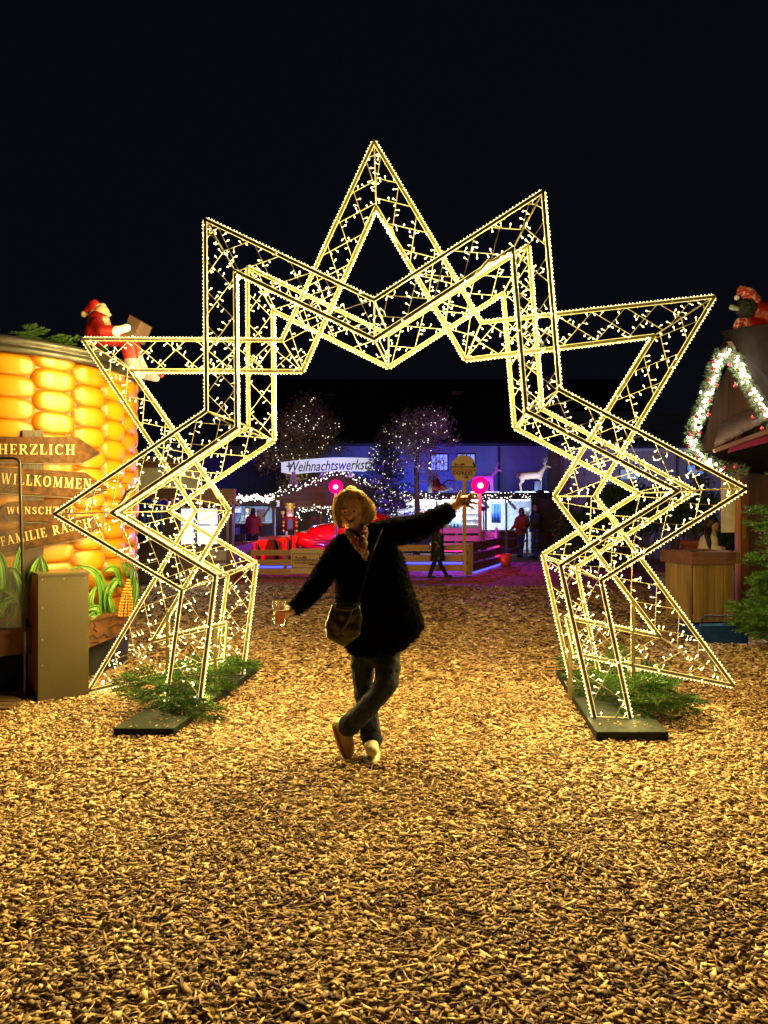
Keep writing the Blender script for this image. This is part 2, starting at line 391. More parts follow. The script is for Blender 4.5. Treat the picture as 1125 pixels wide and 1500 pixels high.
# connectors between the three frames, upright posts, plates
prs = [(A[k], B[k]) for k in (3, 5, 7) for A, B in ((FO, BO), (FI, BI))] + [(A[k], B[k]) for k in (1, 9) for A, B in ((FO, BO), (FI, BI))]
for a, b in prs: m = MB(); m.tube([a, b], .008, 6); m.build('cross_rod', M['frame'], arch)
for k, (px, y0) in enumerate(((246, 892), (316, 915), (927, 881), (835, 905))):
    m = MB(); a = unproj(px, y0, O_F + PW * (.55)); m.box((a.x, a.y, a.z / 2 + .03), (.028, .028, a.z - .06)); m.build('support_post', M['frame'], arch)
def plate(c, sx, sy, sh):
    m = MB(); x, y = sx / 2, sy / 2
    poly = [Vector((c[0] - x - sh, c[1] - y, .012)), Vector((c[0] + x - sh, c[1] - y, .012)), Vector((c[0] + x + sh, c[1] + y, .012)), Vector((c[0] - x + sh, c[1] + y, .012))]
    m.prism(poly, (0, 0, .062)); o = m.build('base_plate', M['black_steel'], arch)
    bv = o.modifiers.new('b', 'BEVEL'); bv.width = .006; bv.segments = 2
    return o
plate(((FO[-1].x + FI[-1].x) / 2 + .12, 5.83, 0), .47, 1.92, .09)
plate(((FO[0].x + FI[0].x) / 2 - .0, 5.95, 0), .40, 2.0, .11)
pc = MB(); rp_ = random.Random(4)
for k in range(90):
    sd = k % 2; yy = 4.98 + 1.75 * rp_.random() ** 2; xx = ((FO[-1].x + FI[-1].x) / 2 + .12 if sd else (FO[0].x + FI[0].x) / 2) + .1 * (yy - 5.85) + rp_.uniform(-.18, .18)
    pc.box((xx, yy, .077), (rp_.uniform(.008, .03), rp_.uniform(.004, .012), .003), Matrix.Rotation(rp_.uniform(0, 3), 3, 'Z') @ Matrix.Rotation(rp_.gauss(0, .15), 3, 'X'))
pc.build('spilled_chips', mat('spilled_chip', (.5, .32, .15), .7, 0, (.25, .13, .06), 40), arch, kind='stuff')
# yellow lit cable bundles on the frame
M['cable'] = mat('clear_cable', (.75, .66, .35), .4)
for a, b in (((FI[2]), (FO[3])), ((MI[2]), (MI[3])), ((BI[1]), (BO[1])), ((BI[7]), (BO[7])), ((MO[8]), (MO[9])), ((BI[3]), (BI[4])), ((MI[5]), (MI[6])), ((FI[6]), (FI[5]))):
    d = b - a; p0 = a + d * .08; p1 = a + d * (.08 + min(.35, .22 / d.length)); q = [p0.lerp(p1, t) + Vector((0, -.03, -.015 * math.sin(t * 9))) for t in np.linspace(0, 1, 7)]
    cb = MB(); cb.tube(q, [.006, .012, .017, .02, .017, .012, .006], 7); cb.build('cable_bundle', M['cable'], arch, True)
# the light the LED strings give: narrow strips along every rope, half turned to the front, half to the back
nl = 0
for Opts, Ipts in ((FO, FI), (MO, MI), (BO, BI)):
    for pts, oth in ((Opts, Ipts), (Ipts, Opts)):
        for i in range(len(pts) - 1):
            a, b = pts[i], pts[i + 1]; L = (b - a).length; t = (b - a).normalized(); nrm = t.cross(PN).normalized()
            if nrm.dot((a + b) / 2 - (oth[i] + oth[i + 1]) / 2) < 0: nrm = -nrm
            for sgn in (-1, 1):
                d = (nrm + PN * sgn * (1.7 if sgn < 0 else .9) + Vector((0, 0, -.25))).normalized(); p = (a + b) / 2 + nrm * .034 + PN * sgn * .004
                o = light('AREA', 'led_string_light', p, (1, .71, .21), ARCH_W * L * (2.2 if sgn < 0 else 1.15) * min(1.7, .10 + .40 * (a.z + b.z) / 2), arch, shape=(L * .96, .012))
                x = t; o.rotation_euler = Matrix((x, (-d).cross(x).normalized(), -d)).transposed().to_euler()
                nl += 1
print('arch lights', nl)

# ================================================================== LEFT: the round corn kiosk
def wavy_band(): pass
KC = Vector((-3.95, 7.23, 0)); KR = 1.5
def cyl(px, py, Rr=KR):          # where a sight line meets the kiosk drum
    dx, dy = (px - 562.5) / F, 1.0; ox, oy = -KC.x, -KC.y
    A = dx * dx + dy * dy; B = 2 * (ox * dx + oy * dy); C = ox * ox + oy * oy - Rr * Rr; D = max(0, B * B - 4 * A * C)
    t = (-B - math.sqrt(D)) / (2 * A); return Vector((dx * t, t, 1.5 + (750 - py) / F * t))
def ang(p): return math.atan2(p.y - KC.y, p.x - KC.x)
def onc(a, z, r): return Vector((KC.x + r * math.cos(a), KC.y + r * math.sin(a), z))
kiosk = thing('corn_kiosk', 'round kiosk shaped like a giant yellow corn cob with wooden arrow boards reading HERZLICH WILLKOMMEN', 'kiosk', (KC.x, KC.y, 0))
M['cob'] = mat('cob_skin', (.20, .06, .001), .45, 0, (.16, .045, .001), 4)
M['rim'] = mat('rim_metal', (.06, .058, .05), .35, .5, (.04, .04, .038), 5, .1)
M['dark_void'] = mat('dark_skirt', (.012, .012, .012), .8)
m = MB(); m.lathe([(KR - .03, .36), (KR - .03, 2.86)], 96, KC); m.build('drum', M['cob'], kiosk, True)
m = MB(); m.lathe([(1.4, .0), (1.42, .34), (0, .34)], 64, KC); m.build('skirt', M['dark_void'], kiosk, True)
m = MB(); m.lathe([(0, 2.80), (KR + .0, 2.79), (KR + .05, 2.78), (KR + .07, 2.80), (KR + .07, 2.83), (KR + .055, 2.835), (KR + .055, 2.86), (KR + .075, 2.865), (KR + .075, 2.90), (KR + .03, 2.92), (0, 2.93)], 96, KC); m.build('roof_rim', M['rim'], kiosk, True)
def kernel_mat():
    m, nt, b, L = newmat('corn_kernel'); b.inputs['Roughness'].default_value = .28; b.inputs['Specular IOR Level'].default_value = .5
    a = nt.nodes.new('ShaderNodeAttribute'); a.attribute_name = 'edge'
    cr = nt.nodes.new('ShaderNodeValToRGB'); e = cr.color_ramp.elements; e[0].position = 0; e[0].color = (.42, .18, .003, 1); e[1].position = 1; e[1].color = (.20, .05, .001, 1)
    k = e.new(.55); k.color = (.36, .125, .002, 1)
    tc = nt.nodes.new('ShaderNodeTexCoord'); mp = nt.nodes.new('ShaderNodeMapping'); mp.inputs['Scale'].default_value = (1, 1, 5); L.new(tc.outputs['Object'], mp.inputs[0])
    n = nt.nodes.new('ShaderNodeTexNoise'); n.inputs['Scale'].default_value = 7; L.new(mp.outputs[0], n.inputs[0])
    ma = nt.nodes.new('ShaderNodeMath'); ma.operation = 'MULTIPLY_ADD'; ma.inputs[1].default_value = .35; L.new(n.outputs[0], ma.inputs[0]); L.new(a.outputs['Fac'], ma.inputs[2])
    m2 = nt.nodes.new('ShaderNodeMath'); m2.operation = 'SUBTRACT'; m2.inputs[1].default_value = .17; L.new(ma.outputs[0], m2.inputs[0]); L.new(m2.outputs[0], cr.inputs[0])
    L.new(cr.outputs[0], b.inputs['Base Color']); return m
M['kernel'] = kernel_mat()
def kernel_mesh(w, h, d):        # domed rounded-rectangle plate lying on the drum, local frame: y = outward
    v = []; f = []; ed = []; nr, na = 7, 20
    v.append((0, d, 0)); ed.append(0)
    for i in range(1, nr + 1):
        r = i / nr
        for k in range(na):
            t = 2 * math.pi * k / na; c, s = math.cos(t), math.sin(t); ex = .72
            x = math.copysign(abs(c) ** ex, c) * w / 2 * r; z = math.copysign(abs(s) ** ex, s) * h / 2 * r
            y = d * (1 - r ** 3.2) ** .6 - (x * x) / (2 * KR) if r < 1 else -(x * x) / (2 * KR) - .01
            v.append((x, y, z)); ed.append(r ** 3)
    f += [(0, 1 + (k + 1) % na, 1 + k) for k in range(na)]
    for i in range(nr - 1):
        a = 1 + i * na; f += [(a + k, a + (k + 1) % na, a + na + (k + 1) % na, a + na + k) for k in range(na)]
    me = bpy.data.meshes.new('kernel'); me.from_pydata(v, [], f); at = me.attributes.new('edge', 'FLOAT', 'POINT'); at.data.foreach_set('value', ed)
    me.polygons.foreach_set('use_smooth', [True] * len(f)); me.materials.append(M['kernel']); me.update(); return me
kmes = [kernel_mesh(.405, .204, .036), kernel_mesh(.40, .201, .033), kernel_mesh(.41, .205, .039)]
a_edge = ang(cyl(202, 700)); da = .238
for ci in range(-2, 9):
    a = a_edge - .02 - da * ci
    for rj in range(0, 13):
        z = .62 + rj * .181 + (.09 if ci % 2 else 0)
        if z > 2.80: continue
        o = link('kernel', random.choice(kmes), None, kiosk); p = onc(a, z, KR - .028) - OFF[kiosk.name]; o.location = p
        o.rotation_euler = (0, random.uniform(-.03, .03), a - math.pi / 2); o.scale = (random.uniform(.97, 1.02), 1, random.uniform(.96, 1.02))

def dens(pts, n):
    out = []
    for i in range(len(pts) - 1):
        for k in range(n): out.append(tuple(a + (b - a) * k / n for a, b in zip(pts[i], pts[i + 1])))
    out.append(pts[-1]); return out
def cyl_strip(top, bot, r, th, n=5):
    A = [cyl(*p, r) for p in dens(top, n)]; B = [cyl(*p, r) for p in dens(bot, n)]
    D = [Vector((p.x - KC.x, p.y - KC.y, 0)).normalized() * -th for p in A + B]
    m = MB(); m.strip(A, B, D); return m
M['sign_wood'] = wood('sign_board_wood', (.10, .040, .009), (.02, .008, .003), 'x', 4.5, .45)
M['sign_wood'].node_tree.nodes['Principled BSDF'].inputs['Specular IOR Level'].default_value = .12
M['sign_edge'] = mat('board_post', (.10, .06, .05), .6)
M['letter'] = mat('cream_letter', (.6, .42, .19), .5)
# post behind the boards
cyl_strip([(33, 630), (64, 630)], [(33, 860), (64, 860)], KR + .03, .03).build('board_post', wood('post_wood', (.05, .025, .012), (.02, .012, .008), 'z'), kiosk)
boards = [([(-70, 640), (0, 639.5), (60, 640), (113, 640), (147, 662)], [(-70, 676), (0, 676), (60, 677), (119, 677.5), (147, 663)]),
          ([(-70, 683), (0, 684), (60, 688), (125, 692), (158, 714)], [(-70, 722), (0, 722), (60, 725), (128, 729), (158, 716)]),
          ([(0, 748), (12, 735), (60, 733), (96, 731), (104, 745)], [(0, 750), (12, 763), (60, 764), (92, 764), (104, 748)]),
          ([(-60, 783), (0, 778), (60, 767), (135, 755), (147, 765)], [(-60, 816), (0, 811), (60, 800), (126, 787), (147, 767)])]
for t, b in boards:
    cyl_strip(t, b, KR + .052, .022, 6).build('arrow_board', M['sign_wood'], kiosk)
    e = cyl_strip([(x, y + (1.2)) for x, y in b], [(x, y + 2.6) for x, y in b], KR + .048, .02, 6); e.build('board_edge', M['sign_edge'], kiosk)
TS, TN = .15, .06
GL = {  # serif capitals: (width, [(x0,y0,x1,y1,thickness)])
 'H': (.85, [(.18, 0, .18, 1, TS), (.67, 0, .67, 1, TS), (.18, .5, .67, .5, TN), (.02, .02, .34, .02, TN), (.51, .02, .83, .02, TN), (.02, .98, .34, .98, TN), (.51, .98, .83, .98, TN)]),
 'E': (.66, [(.18, 0, .18, 1, TS), (.02, .02, .6, .02, TN), (.02, .98, .58, .98, TN), (.18, .5, .45, .5, TN), (.6, 0, .62, .22, TN), (.57, .8, .57, 1, TN), (.45, .4, .45, .62, TN)]),
 'R': (.78, [(.18, 0, .18, 1, TS), (.02, .02, .34, .02, TN), (.02, .98, .45, .98, TN), (.45, .98, .6, .86, TS * .8), (.6, .88, .6, .64, TS), (.6, .66, .45, .52, TS * .8), (.45, .5, .18, .5, TN), (.38, .5, .72, 0, TS), (.62, .02, .8, .02, TN)]),
 'Z': (.7, [(.05, .98, .62, .98, TN), (.6, .98, .1, .02, TS), (.06, .02, .66, .02, TN), (.06, .78, .06, 1, TN), (.65, 0, .66, .25, TN)]),
 'L': (.64, [(.18, 0, .18, 1, TS), (.02, .02, .58, .02, TN), (.02, .98, .36, .98, TN), (.58, 0, .6, .26, TN)]),
 'I': (.36, [(.18, 0, .18, 1, TS), (.02, .02, .34, .02, TN), (.02, .98, .34, .98, TN)]),
 'C': (.78, [(.7, .78, .55, .96, TN), (.55, .96, .35, .98, TN), (.35, .98, .16, .78, TS * .8), (.15, .8, .12, .5, TS), (.12, .5, .17, .2, TS), (.17, .22, .36, .03, TS * .8), (.36, .02, .56, .04, TN), (.56, .04, .72, .2, TN), (.7, .72, .7, .98, TN)]),
 'W': (1.1, [(.12, 1, .33, 0, TS), (.33, 0, .55, .95, TN), (.55, 1, .77, 0, TS), (.77, 0, .98, 1, TN), (.0, .98, .26, .98, TN), (.42, .98, .64, .98, TN), (.88, .98, 1.08, .98, TN)]),
 'K': (.8, [(.18, 0, .18, 1, TS), (.02, .02, .34, .02, TN), (.02, .98, .34, .98, TN), (.2, .42, .62, .97, TN), (.34, .6, .7, .02, TS), (.54, .98, .74, .98, TN), (.58, .02, .82, .02, TN)]),
 'O': (.86, [(.36, .98, .5, .98, TN), (.36, .98, .16, .8, TS * .8), (.14, .8, .12, .5, TS), (.12, .5, .16, .2, TS), (.16, .2, .36, .02, TS * .8), (.36, .02, .5, .02, TN), (.5, .02, .7, .2, TS * .8), (.7, .2, .74, .5, TS), (.74, .5, .7, .8, TS), (.7, .8, .5, .98, TS * .8)]),
 'M': (1.0, [(.16, 0, .18, 1, TN), (.2, 1, .5, .05, TS), (.5, .05, .8, 1, TN), (.82, 1, .84, 0, TS), (.04, .02, .28, .02, TN), (.7, .02, .96, .02, TN), (.04, .98, .2, .98, TN), (.8, .98, .96, .98, TN)]),
 'N': (.88, [(.17, 0, .17, 1, TN), (.17, 1, .7, 0, TS), (.7, 0, .7, 1, TN), (.04, .02, .3, .02, TN), (.02, .98, .2, .98, TN), (.58, .98, .84, .98, TN)]),
 'U': (.86, [(.18, 1, .18, .25, TS), (.18, .27, .32, .04, TS * .8), (.32, .03, .52, .03, TN), (.52, .03, .68, .25, TN), (.68, .25, .68, 1, TN), (.02, .98, .34, .98, TN), (.55, .98, .82, .98, TN)]),
 'S': (.6, [(.5, .74, .48, .98, TN), (.48, .9, .3, .98, TN), (.3, .98, .14, .84, TS * .8), (.12, .84, .14, .66, TS), (.14, .66, .46, .38, TS), (.48, .38, .48, .16, TS), (.48, .18, .3, .02, TS * .8), (.3, .02, .1, .1, TN), (.08, .02, .08, .26, TN)]),
 'T': (.74, [(.37, 0, .37, 1, TS), (.04, .98, .7, .98, TN), (.05, .76, .05, 1, TN), (.69, .76, .69, 1, TN), (.2, .02, .54, .02, TN)]),
 'F': (.62, [(.18, 0, .18, 1, TS), (.02, .02, .36, .02, TN), (.02, .98, .58, .98, TN), (.18, .5, .45, .5, TN), (.57, .78, .57, 1, TN), (.45, .4, .45, .62, TN)]),
 'A': (.84, [(.12, 0, .4, 1, TN), (.4, 1, .7, 0, TS), (.22, .36, .58, .36, TN), (.0, .02, .24, .02, TN), (.56, .02, .84, .02, TN)]), ' ': (.45, [])}
GL['Ü'] = (GL['U'][0], GL['U'][1] + [(.28, 1.2, .36, 1.2, .12), (.54, 1.2, .62, 1.2, .12)])
def cyl_text(txt, p0, p1, h, r, label=None):
    tot = sum(GL[c][0] for c in txt) + .16 * (len(txt) - 1); dx, dy = p1[0] - p0[0], p1[1] - p0[1]; sx = math.hypot(dx, dy) / tot; ux, uy = dx / math.hypot(dx, dy), dy / math.hypot(dx, dy)
    x = 0; m = MB()
    for c in txt:
        w, st = GL[c]
        for x0, y0, x1, y1, th in st:
            L = math.hypot((x1 - x0) * sx, (y1 - y0) * h) or 1; nx, ny = -(y1 - y0) * h / L * th * sx / 2 * 1.1, (x1 - x0) * sx / L * th * h / 2 * 1.0
            qs = []
            for X, Y, s_ in ((x0, y0, 1), (x1, y1, 1), (x1, y1, -1), (x0, y0, -1)):
                a = (x + X) * sx + nx * s_; bb = Y * h + ny * s_
                qs.append(cyl(p0[0] + ux * a + uy * bb, p0[1] + uy * a - bb, r))
            d = Vector((qs[0].x - KC.x, qs[0].y - KC.y, 0)).normalized() * -.006
            m.prism(qs, d)
        x += w + .16
    m.build('lettering', M['letter'], kiosk)
rr = KR + .057
cyl_text('HERZLICH', (-3, 665), (110, 666), 14.5, rr); cyl_text('WILLKOMMEN', (1, 708), (134, 717), 15, rr)
cyl_text('WÜNSCHT', (10, 753), (86, 753), 10.5, rr); cyl_text('FAMILIE RASCH', (2, 800), (134, 772), 13, rr)
# planter trough, leaves and cob at the foot
M['trough'] = wood('trough_wood', (.13, .045, .011), (.03, .012, .005), 'x', 3.5, .5)
M['crack'] = mat('crack_dark', (.02, .01, .005), .8)
cyl_strip([(-70, 925), (0, 930), (60, 922), (125, 911), (187, 897)], [(-70, 962), (0, 962), (60, 955), (125, 951), (181, 928)], KR + .10, .10, 5).build('trough_board', M['trough'], kiosk)
cyl_strip([(-70, 918), (0, 924), (60, 916), (125, 906), (190, 892)], [(-70, 925), (0, 930), (60, 922), (125, 911), (190, 898)], KR + .12, .13, 5).build('trough_lip', M['trough'], kiosk)
mc = MB()
for path in ([(129, 935), (136, 930), (143, 936), (152, 929), (160, 934), (168, 926)], [(137, 912), (140, 917), (136, 921), (142, 925)], [(128, 943), (140, 940), (150, 944)], [(160, 920), (172, 914), (180, 916)]):
    pts = [cyl(*p, KR + .103) for p in path]; mc.tube(pts, [.003, .007, .004, .008, .005, .003][:len(pts)], 4)
mc.build('crack', M['crack'], kiosk)
M['leaf'] = mat('corn_leaf', (.09, .24, .015), .4, 0, (.03, .10, .008), 5, .3, 30, (4, 4, .5))
M['leaf_vein'] = mat('leaf_midrib', (.35, .52, .12), .45)
def leaf(path, w, r):            # path in picture px -> blade standing off the drum
    n = 9; pts = []
    for i in range(n):
        t = i / (n - 1); k = t * (len(path) - 1); j = min(int(k), len(path) - 2); u = k - j
        q = [path[max(j - 1, 0)], path[j], path[j + 1], path[min(j + 2, len(path) - 1)]]
        pts.append(tuple(.5 * (2 * q[1][a] + (q[2][a] - q[0][a]) * u + (2 * q[0][a] - 5 * q[1][a] + 4 * q[2][a] - q[3][a]) * u * u + (3 * q[1][a] - q[0][a] - 3 * q[2][a] + q[3][a]) * u ** 3) for a in (0, 1)))
    A, B, Cn = [], [], []
    for i, p in enumerate(pts):
        a, b = pts[max(i - 1, 0)], pts[min(i + 1, n - 1)]; L = math.hypot(b[0] - a[0], b[1] - a[1]) or 1; nx, ny = -(b[1] - a[1]) / L, (b[0] - a[0]) / L
        t = i / (n - 1); ww = w / 2 * (math.sin(math.pi * min(1, t * .8 + .18)) ** .7) * (1 - t ** 5 * .95)
        rr_ = r + .03 * math.sin(math.pi * t)
        A.append(cyl(p[0] + nx * ww, p[1] + ny * ww, rr_)); B.append(cyl(p[0] - nx * ww, p[1] - ny * ww, rr_)); Cn.append(cyl(*p, rr_ - .018))
    m = MB(); m.strip(A, Cn); m.strip(Cn, B); o = m.build('leaf', M['leaf'], kiosk, True); s_ = o.modifiers.new('s', 'SOLIDIFY'); s_.thickness = .004
    v = MB(); v.tube([c.lerp(cyl(562, 750, KR), 0) + (c - Vector((KC.x, KC.y, c.z))).normalized() * .004 for c in Cn], .0035, 4); v.build('midrib', M['leaf_vein'], o)
for path, w, r in [(((150, 912), (152, 870), (140, 838), (112, 828)), 15, 1.56), (((160, 906), (158, 872), (172, 850), (184, 868)), 12, 1.57), (((138, 908), (132, 880), (142, 858)), 11, 1.58), (((128, 912), (132, 905), (144, 898), (150, 905)), 9, 1.6), (((170, 905), (164, 886), (160, 868)), 7, 1.6),
                   (((186, 900), (192, 868), (196, 835), (180, 824)), 10, 1.54), (((195, 895), (200, 865), (198, 840)), 8, 1.55), (((176, 860), (172, 835), (160, 833), (150, 840)), 10, 1.55), (((146, 905), (142, 890), (126, 895)), 9, 1.61), (((190, 845), (182, 830), (180, 822)), 6, 1.58),
                   (((5, 905), (8, 865), (4, 825), (-10, 800)), 17, 1.57), (((18, 905), (20, 862), (26, 820), (34, 794)), 13, 1.58), (((36, 905), (34, 868), (24, 838), (12, 832)), 13, 1.6), (((44, 860), (50, 836), (58, 815)), 13, 1.57), (((70, 850), (66, 830), (61, 814)), 9, 1.58), (((-8, 915), (6, 885), (26, 880), (34, 905)), 12, 1.61), (((8, 920), (22, 895), (20, 870), (0, 865)), 11, 1.6), (((96, 850), (104, 836), (118, 832)), 9, 1.56)]:
    leaf(path, w, r)
M['cobk'] = mat('small_cob_kernels', (.55, .24, .02), .35, 0, (.45, .16, .01), 30)
cobm = MB(); 
for i in range(13):
    t = i / 12; hw = 9.5 * (1 - t ** 1.8) + 1.2; py = 902 - 52 * t; px = 183 + 4.5 * t
    for k in range(-2, 3):
        x = px + hw * math.sin(k * .52); c = cyl(x, py, KR + .10 + .03 * math.cos(k * .5)); cobm.ball(c, .0155, 6, 4, (1.0, .9, .85))
cobm.build('small_cob', M['cobk'], kiosk, True, kind='stuff')

# branch builder (needles as slim faces) ------------------------------------------------------
def fir_mb(length=.5, twigs=7, nl=.022, dens_=1.0, droop=.12, flat=.25, seed=1, width=.0034):
    r_ = random.Random(seed); stem = MB(); nd = MB()
    def needles(a, b, n, l):
        d = (b - a).normalized(); s = d.orthogonal().normalized(); u = d.cross(s)
        for i in range(n):
            p = a.lerp(b, (i + r_.random()) / n); an = r_.uniform(0, 2 * math.pi); o = (s * math.cos(an) + u * math.sin(an)); o.z = o.z * .6 + .12; q = (o.normalized() * .85 + d * .6).normalized()
            t = q.cross(d).normalized() * width * r_.uniform(.8, 1.3); e = p + q * l * r_.uniform(.7, 1.15)
            nd.add([p - t, p + t, e], [(0, 1, 2)])
    pts = [Vector((0, length * t, -droop * length * t * t)) for t in np.linspace(0, 1, 7)]
    stem.tube(pts, [.006 * (1 - .8 * t) * (length / .5) for t in np.linspace(0, 1, 7)], 5)
    for a, b in zip(pts[:-1], pts[1:]): needles(a, b, int(26 * dens_ * length / .5), nl)
    for k in range(twigs):
        t = .14 + .8 * k / twigs; base = Vector((0, length * t, -droop * length * t * t))
        for sd in (-1, 1):
            L = length * (.62 * (1 - t) + .12) * r_.uniform(.75, 1.1); d = Vector((sd * .8, .75, r_.uniform(-.25, .2) * (1 + flat))).normalized()
            e = base + d * L + Vector((0, 0, -droop * L)); mid = base.lerp(e, .5) + Vector((0, 0, .02 * L)); stem.tube([base, mid, e], [.003, .0022, .0012], 4, False)
            needles(base, mid, int(26 * dens_ * L / .25 * .5), nl); needles(mid, e, int(26 * dens_ * L / .25 * .5), nl)
            if L > .16:
                for j in (.4, .7):
                    q = base.lerp(e, j); 
                    for s2 in (-1, 1):
                        l2 = L * .35; dd = (d + Vector((s2 * .6 * -d.y, s2 * .6 * d.x, r_.uniform(-.1, .2)))).normalized(); needles(q, q + dd * l2, int(12 * dens_), nl); stem.tube([q, q + dd * l2], [.0018, .001], 3, False)
    return stem, nd
M['needle'] = mat('fir_needles', (.08, .20, .02), .5, 0, (.03, .09, .012), 14)
M['needle_dark'] = mat('dark_fir_needles', (.03, .07, .02), .6, 0, (.015, .04, .012), 14)
M['bark'] = mat('bark', (.10, .06, .035), .8, 0, (.05, .03, .02), 20, .5)
BR = []
for sd, (L, tw, dn) in enumerate([(.55, 8, 1.5), (.42, 7, 1.5), (.62, 9, 1.4)]):
    st, nd = fir_mb(L, tw, .028, dn * 1.4, seed=sd + 3); a = st.mesh('branch_stem'); b = nd.mesh('needles'); a.materials.append(M['bark']); b.materials.append(M['needle']); BR.append((a, b, L))
def branch_thing(p, yaw, pitch, roll, s, k, label, group):
    a, b, L = BR[k]; o = bpy.data.objects.new('fir_branch', a); col.objects.link(o); o.location = p; o.scale = (s, s, s)
    o.rotation_euler = (Matrix.Rotation(yaw, 3, 'Z') @ Matrix.Rotation(pitch, 3, 'X') @ Matrix.Rotation(roll, 3, 'Y')).to_euler()
    setp(o, label, 'fir branch', group)
    n = bpy.data.objects.new('needles', b); col.objects.link(n); n.parent = o; n['kind'] = 'stuff'; return o
rb = random.Random(5)
for i in range(44):     # left plate
    t = i / 43; y = 5.22 + 1.5 * t + rb.uniform(-.06, .06); x = -1.62 + .09 * (y - 5) * 1.1 + rb.uniform(-.1, .2); 
    branch_thing((x, y, .11 + rb.uniform(0, .13)), rb.uniform(-2.4, 2.4), rb.uniform(-.12, .2), rb.uniform(-.4, .4), rb.uniform(.45, .72), i % 3, 'cut green fir branch heaped on the %s of the left base plate' % ('front end', 'middle', 'rear end')[min(2, int(t * 3))], 'fir branches on the left plate')
for i in range(44):     # right plate
    t = i / 43; y = 5.25 + 1.5 * t + rb.uniform(-.06, .06); x = 1.78 + .10 * (y - 5) + rb.uniform(-.12, .16) 
    branch_thing((x, y, .10 + rb.uniform(0, .14)), rb.choice((rb.uniform(-2.0, -1.0), rb.uniform(-1.9, -.9), rb.uniform(.5, 1.6), rb.uniform(-3, 3))), rb.uniform(-.05, .25), rb.uniform(-.4, .4), rb.uniform(.5, .85), i % 3, 'cut green fir branch heaped on the %s of the right base plate' % ('front end', 'middle', 'rear end')[min(2, int(t * 3))], 'fir branches on the right plate')
# fir greenery lying on the kiosk roof
for i in range(14):
    a = ang(cyl(10 + i * 13, 520)); p = onc(a, 2.95, 1.25); 
    branch_thing((p.x, p.y, 2.98 + rb.uniform(0, .06)), rb.uniform(-3, 3), rb.uniform(0, .5), rb.uniform(-.5, .5), rb.uniform(.3, .42), i % 3, 'small fir branch lying on the %s roof rim of the corn kiosk' % ('far left', 'middle', 'right')[min(2, i // 5)], 'fir branches on the kiosk roof')

# power box with cable on the right plate
t = thing('power_box', 'small beige electrical box strapped to an upright between fir branches on the right base plate', 'electrical box', (1.97, 5.8, 0))
m = MB(); m.box((1.95, 5.86, .31), (.085, .06, .10)); m.build('box_body', mat('beige_box', (.42, .37, .2), .5), t)
m = MB(); m.tube([(1.94, 5.87, .36), (1.94, 5.87, .44)], .014, 8); m.tube([(1.99, 5.86, .30), (2.04, 5.85, .34), (2.06, 5.84, .27), (2.03, 5.83, .2)], .009, 6); m.build('plug_cable', mat('black_rubber', (.01, .01, .01), .5), t)

# ------------------------------------------------------------------ dark cabinet, screen, deck
M['mdf'] = mat('cabinet_board', (.085, .068, .03), .55, 0, (.065, .05, .022), 3, .15, 50, contrast=(.3, .8))
M['mdf_lit'] = wood('cabinet_side_lit', (.40, .16, .06), (.28, .1, .04), 'z', 3)  # orange light on the open side is put into this wood colour
a0 = G(56, 1032); b0 = G(130, 1022); ax = (b0 - a0).normalized(); ay = Vector((-ax.y, ax.x, 0)); rz = math.atan2(ax.y, ax.x)
cab = thing('cabinet', 'plain dark olive wooden cabinet standing on the wood chips in front of the corn kiosk', 'cabinet', a0, rz, local=True)
Wc = (b0 - a0).length; Hc = 1.0; Dc = .42
m = MB(); m.box((Wc / 2, .009, Hc / 2), (Wc, .018, Hc)); o = m.build('front_panel', M['mdf'], cab)
m = MB(); m.box((Wc / 2, Dc / 2 + .02, Hc + .010), (Wc + .01, Dc + .06, .02)); o = m.build('top_panel', mat('cabinet_top', (.09, .075, .04), .25, 0, (.12, .1, .05), 4), cab)
m = MB(); m.box((.012, Dc / 2 + .019, Hc / 2), (.024, Dc, Hc)); m.build('side_panel', M['mdf_lit'], cab)
m = MB(); m.box((Wc - .012, Dc / 2 + .019, Hc / 2), (.024, Dc, Hc)); m.build('side_panel', M['mdf'], cab)
m = MB(); m.box((Wc / 2, Dc / 2 + .02, .3), (Wc - .05, Dc - .02, .02)); m.build('shelf', M['mdf_lit'], cab)
m = MB()
for sx in (.03, Wc / 2, Wc - .03):
    for z in (.02, Hc - .03): m.ball((sx, -.001, z), .004, 6, 4)
for z in (.3, .5, .75): m.ball((.03, -.001, z), .004, 6, 4)
m.build('screws', mat('screw', (.7, .65, .5), .3, .8), cab, kind='stuff')

scr = thing('windscreen', 'clear acrylic screen in a thin metal frame standing before the corn kiosk boards', 'screen', (-3.2, 5.9, 0))
Ys = 5.9
m = MB(); tr = P(28, 671, Ys); tl = P(-60, 671, Ys); br = P(36, 925, Ys)
m.tube([tl, P(20, 671, Ys), P(26, 672.5, Ys), P(29, 677, Ys), P(31, 760, Ys), br], .011, 8); m.tube([br, (br.x, br.y, 0)], .011, 8); m.build('frame', M['rim'], scr, True)
mg, nt, b, L = newmat('clear_acrylic'); b.inputs['Base Color'].default_value = (.95, .97, 1, 1); b.inputs['Roughness'].default_value = .02; b.inputs['Alpha'].default_value = .10; b.inputs['Specular IOR Level'].default_value = 1
M['acrylic'] = mg
m = MB(); m.prism([tl, P(27, 673, Ys), P(35, 920, Ys), P(-60, 920, Ys)], (0, .006, 0)); m.build('pane', mg, scr)
deck = thing('wooden_deck', 'dark slatted wooden deck at the left edge in front of the corn kiosk', 'deck', (-3.6, 6, 0))
M['deckw'] = wood('deck_wood', (.12, .075, .045), (.06, .035, .02), 'x', 4, .5)
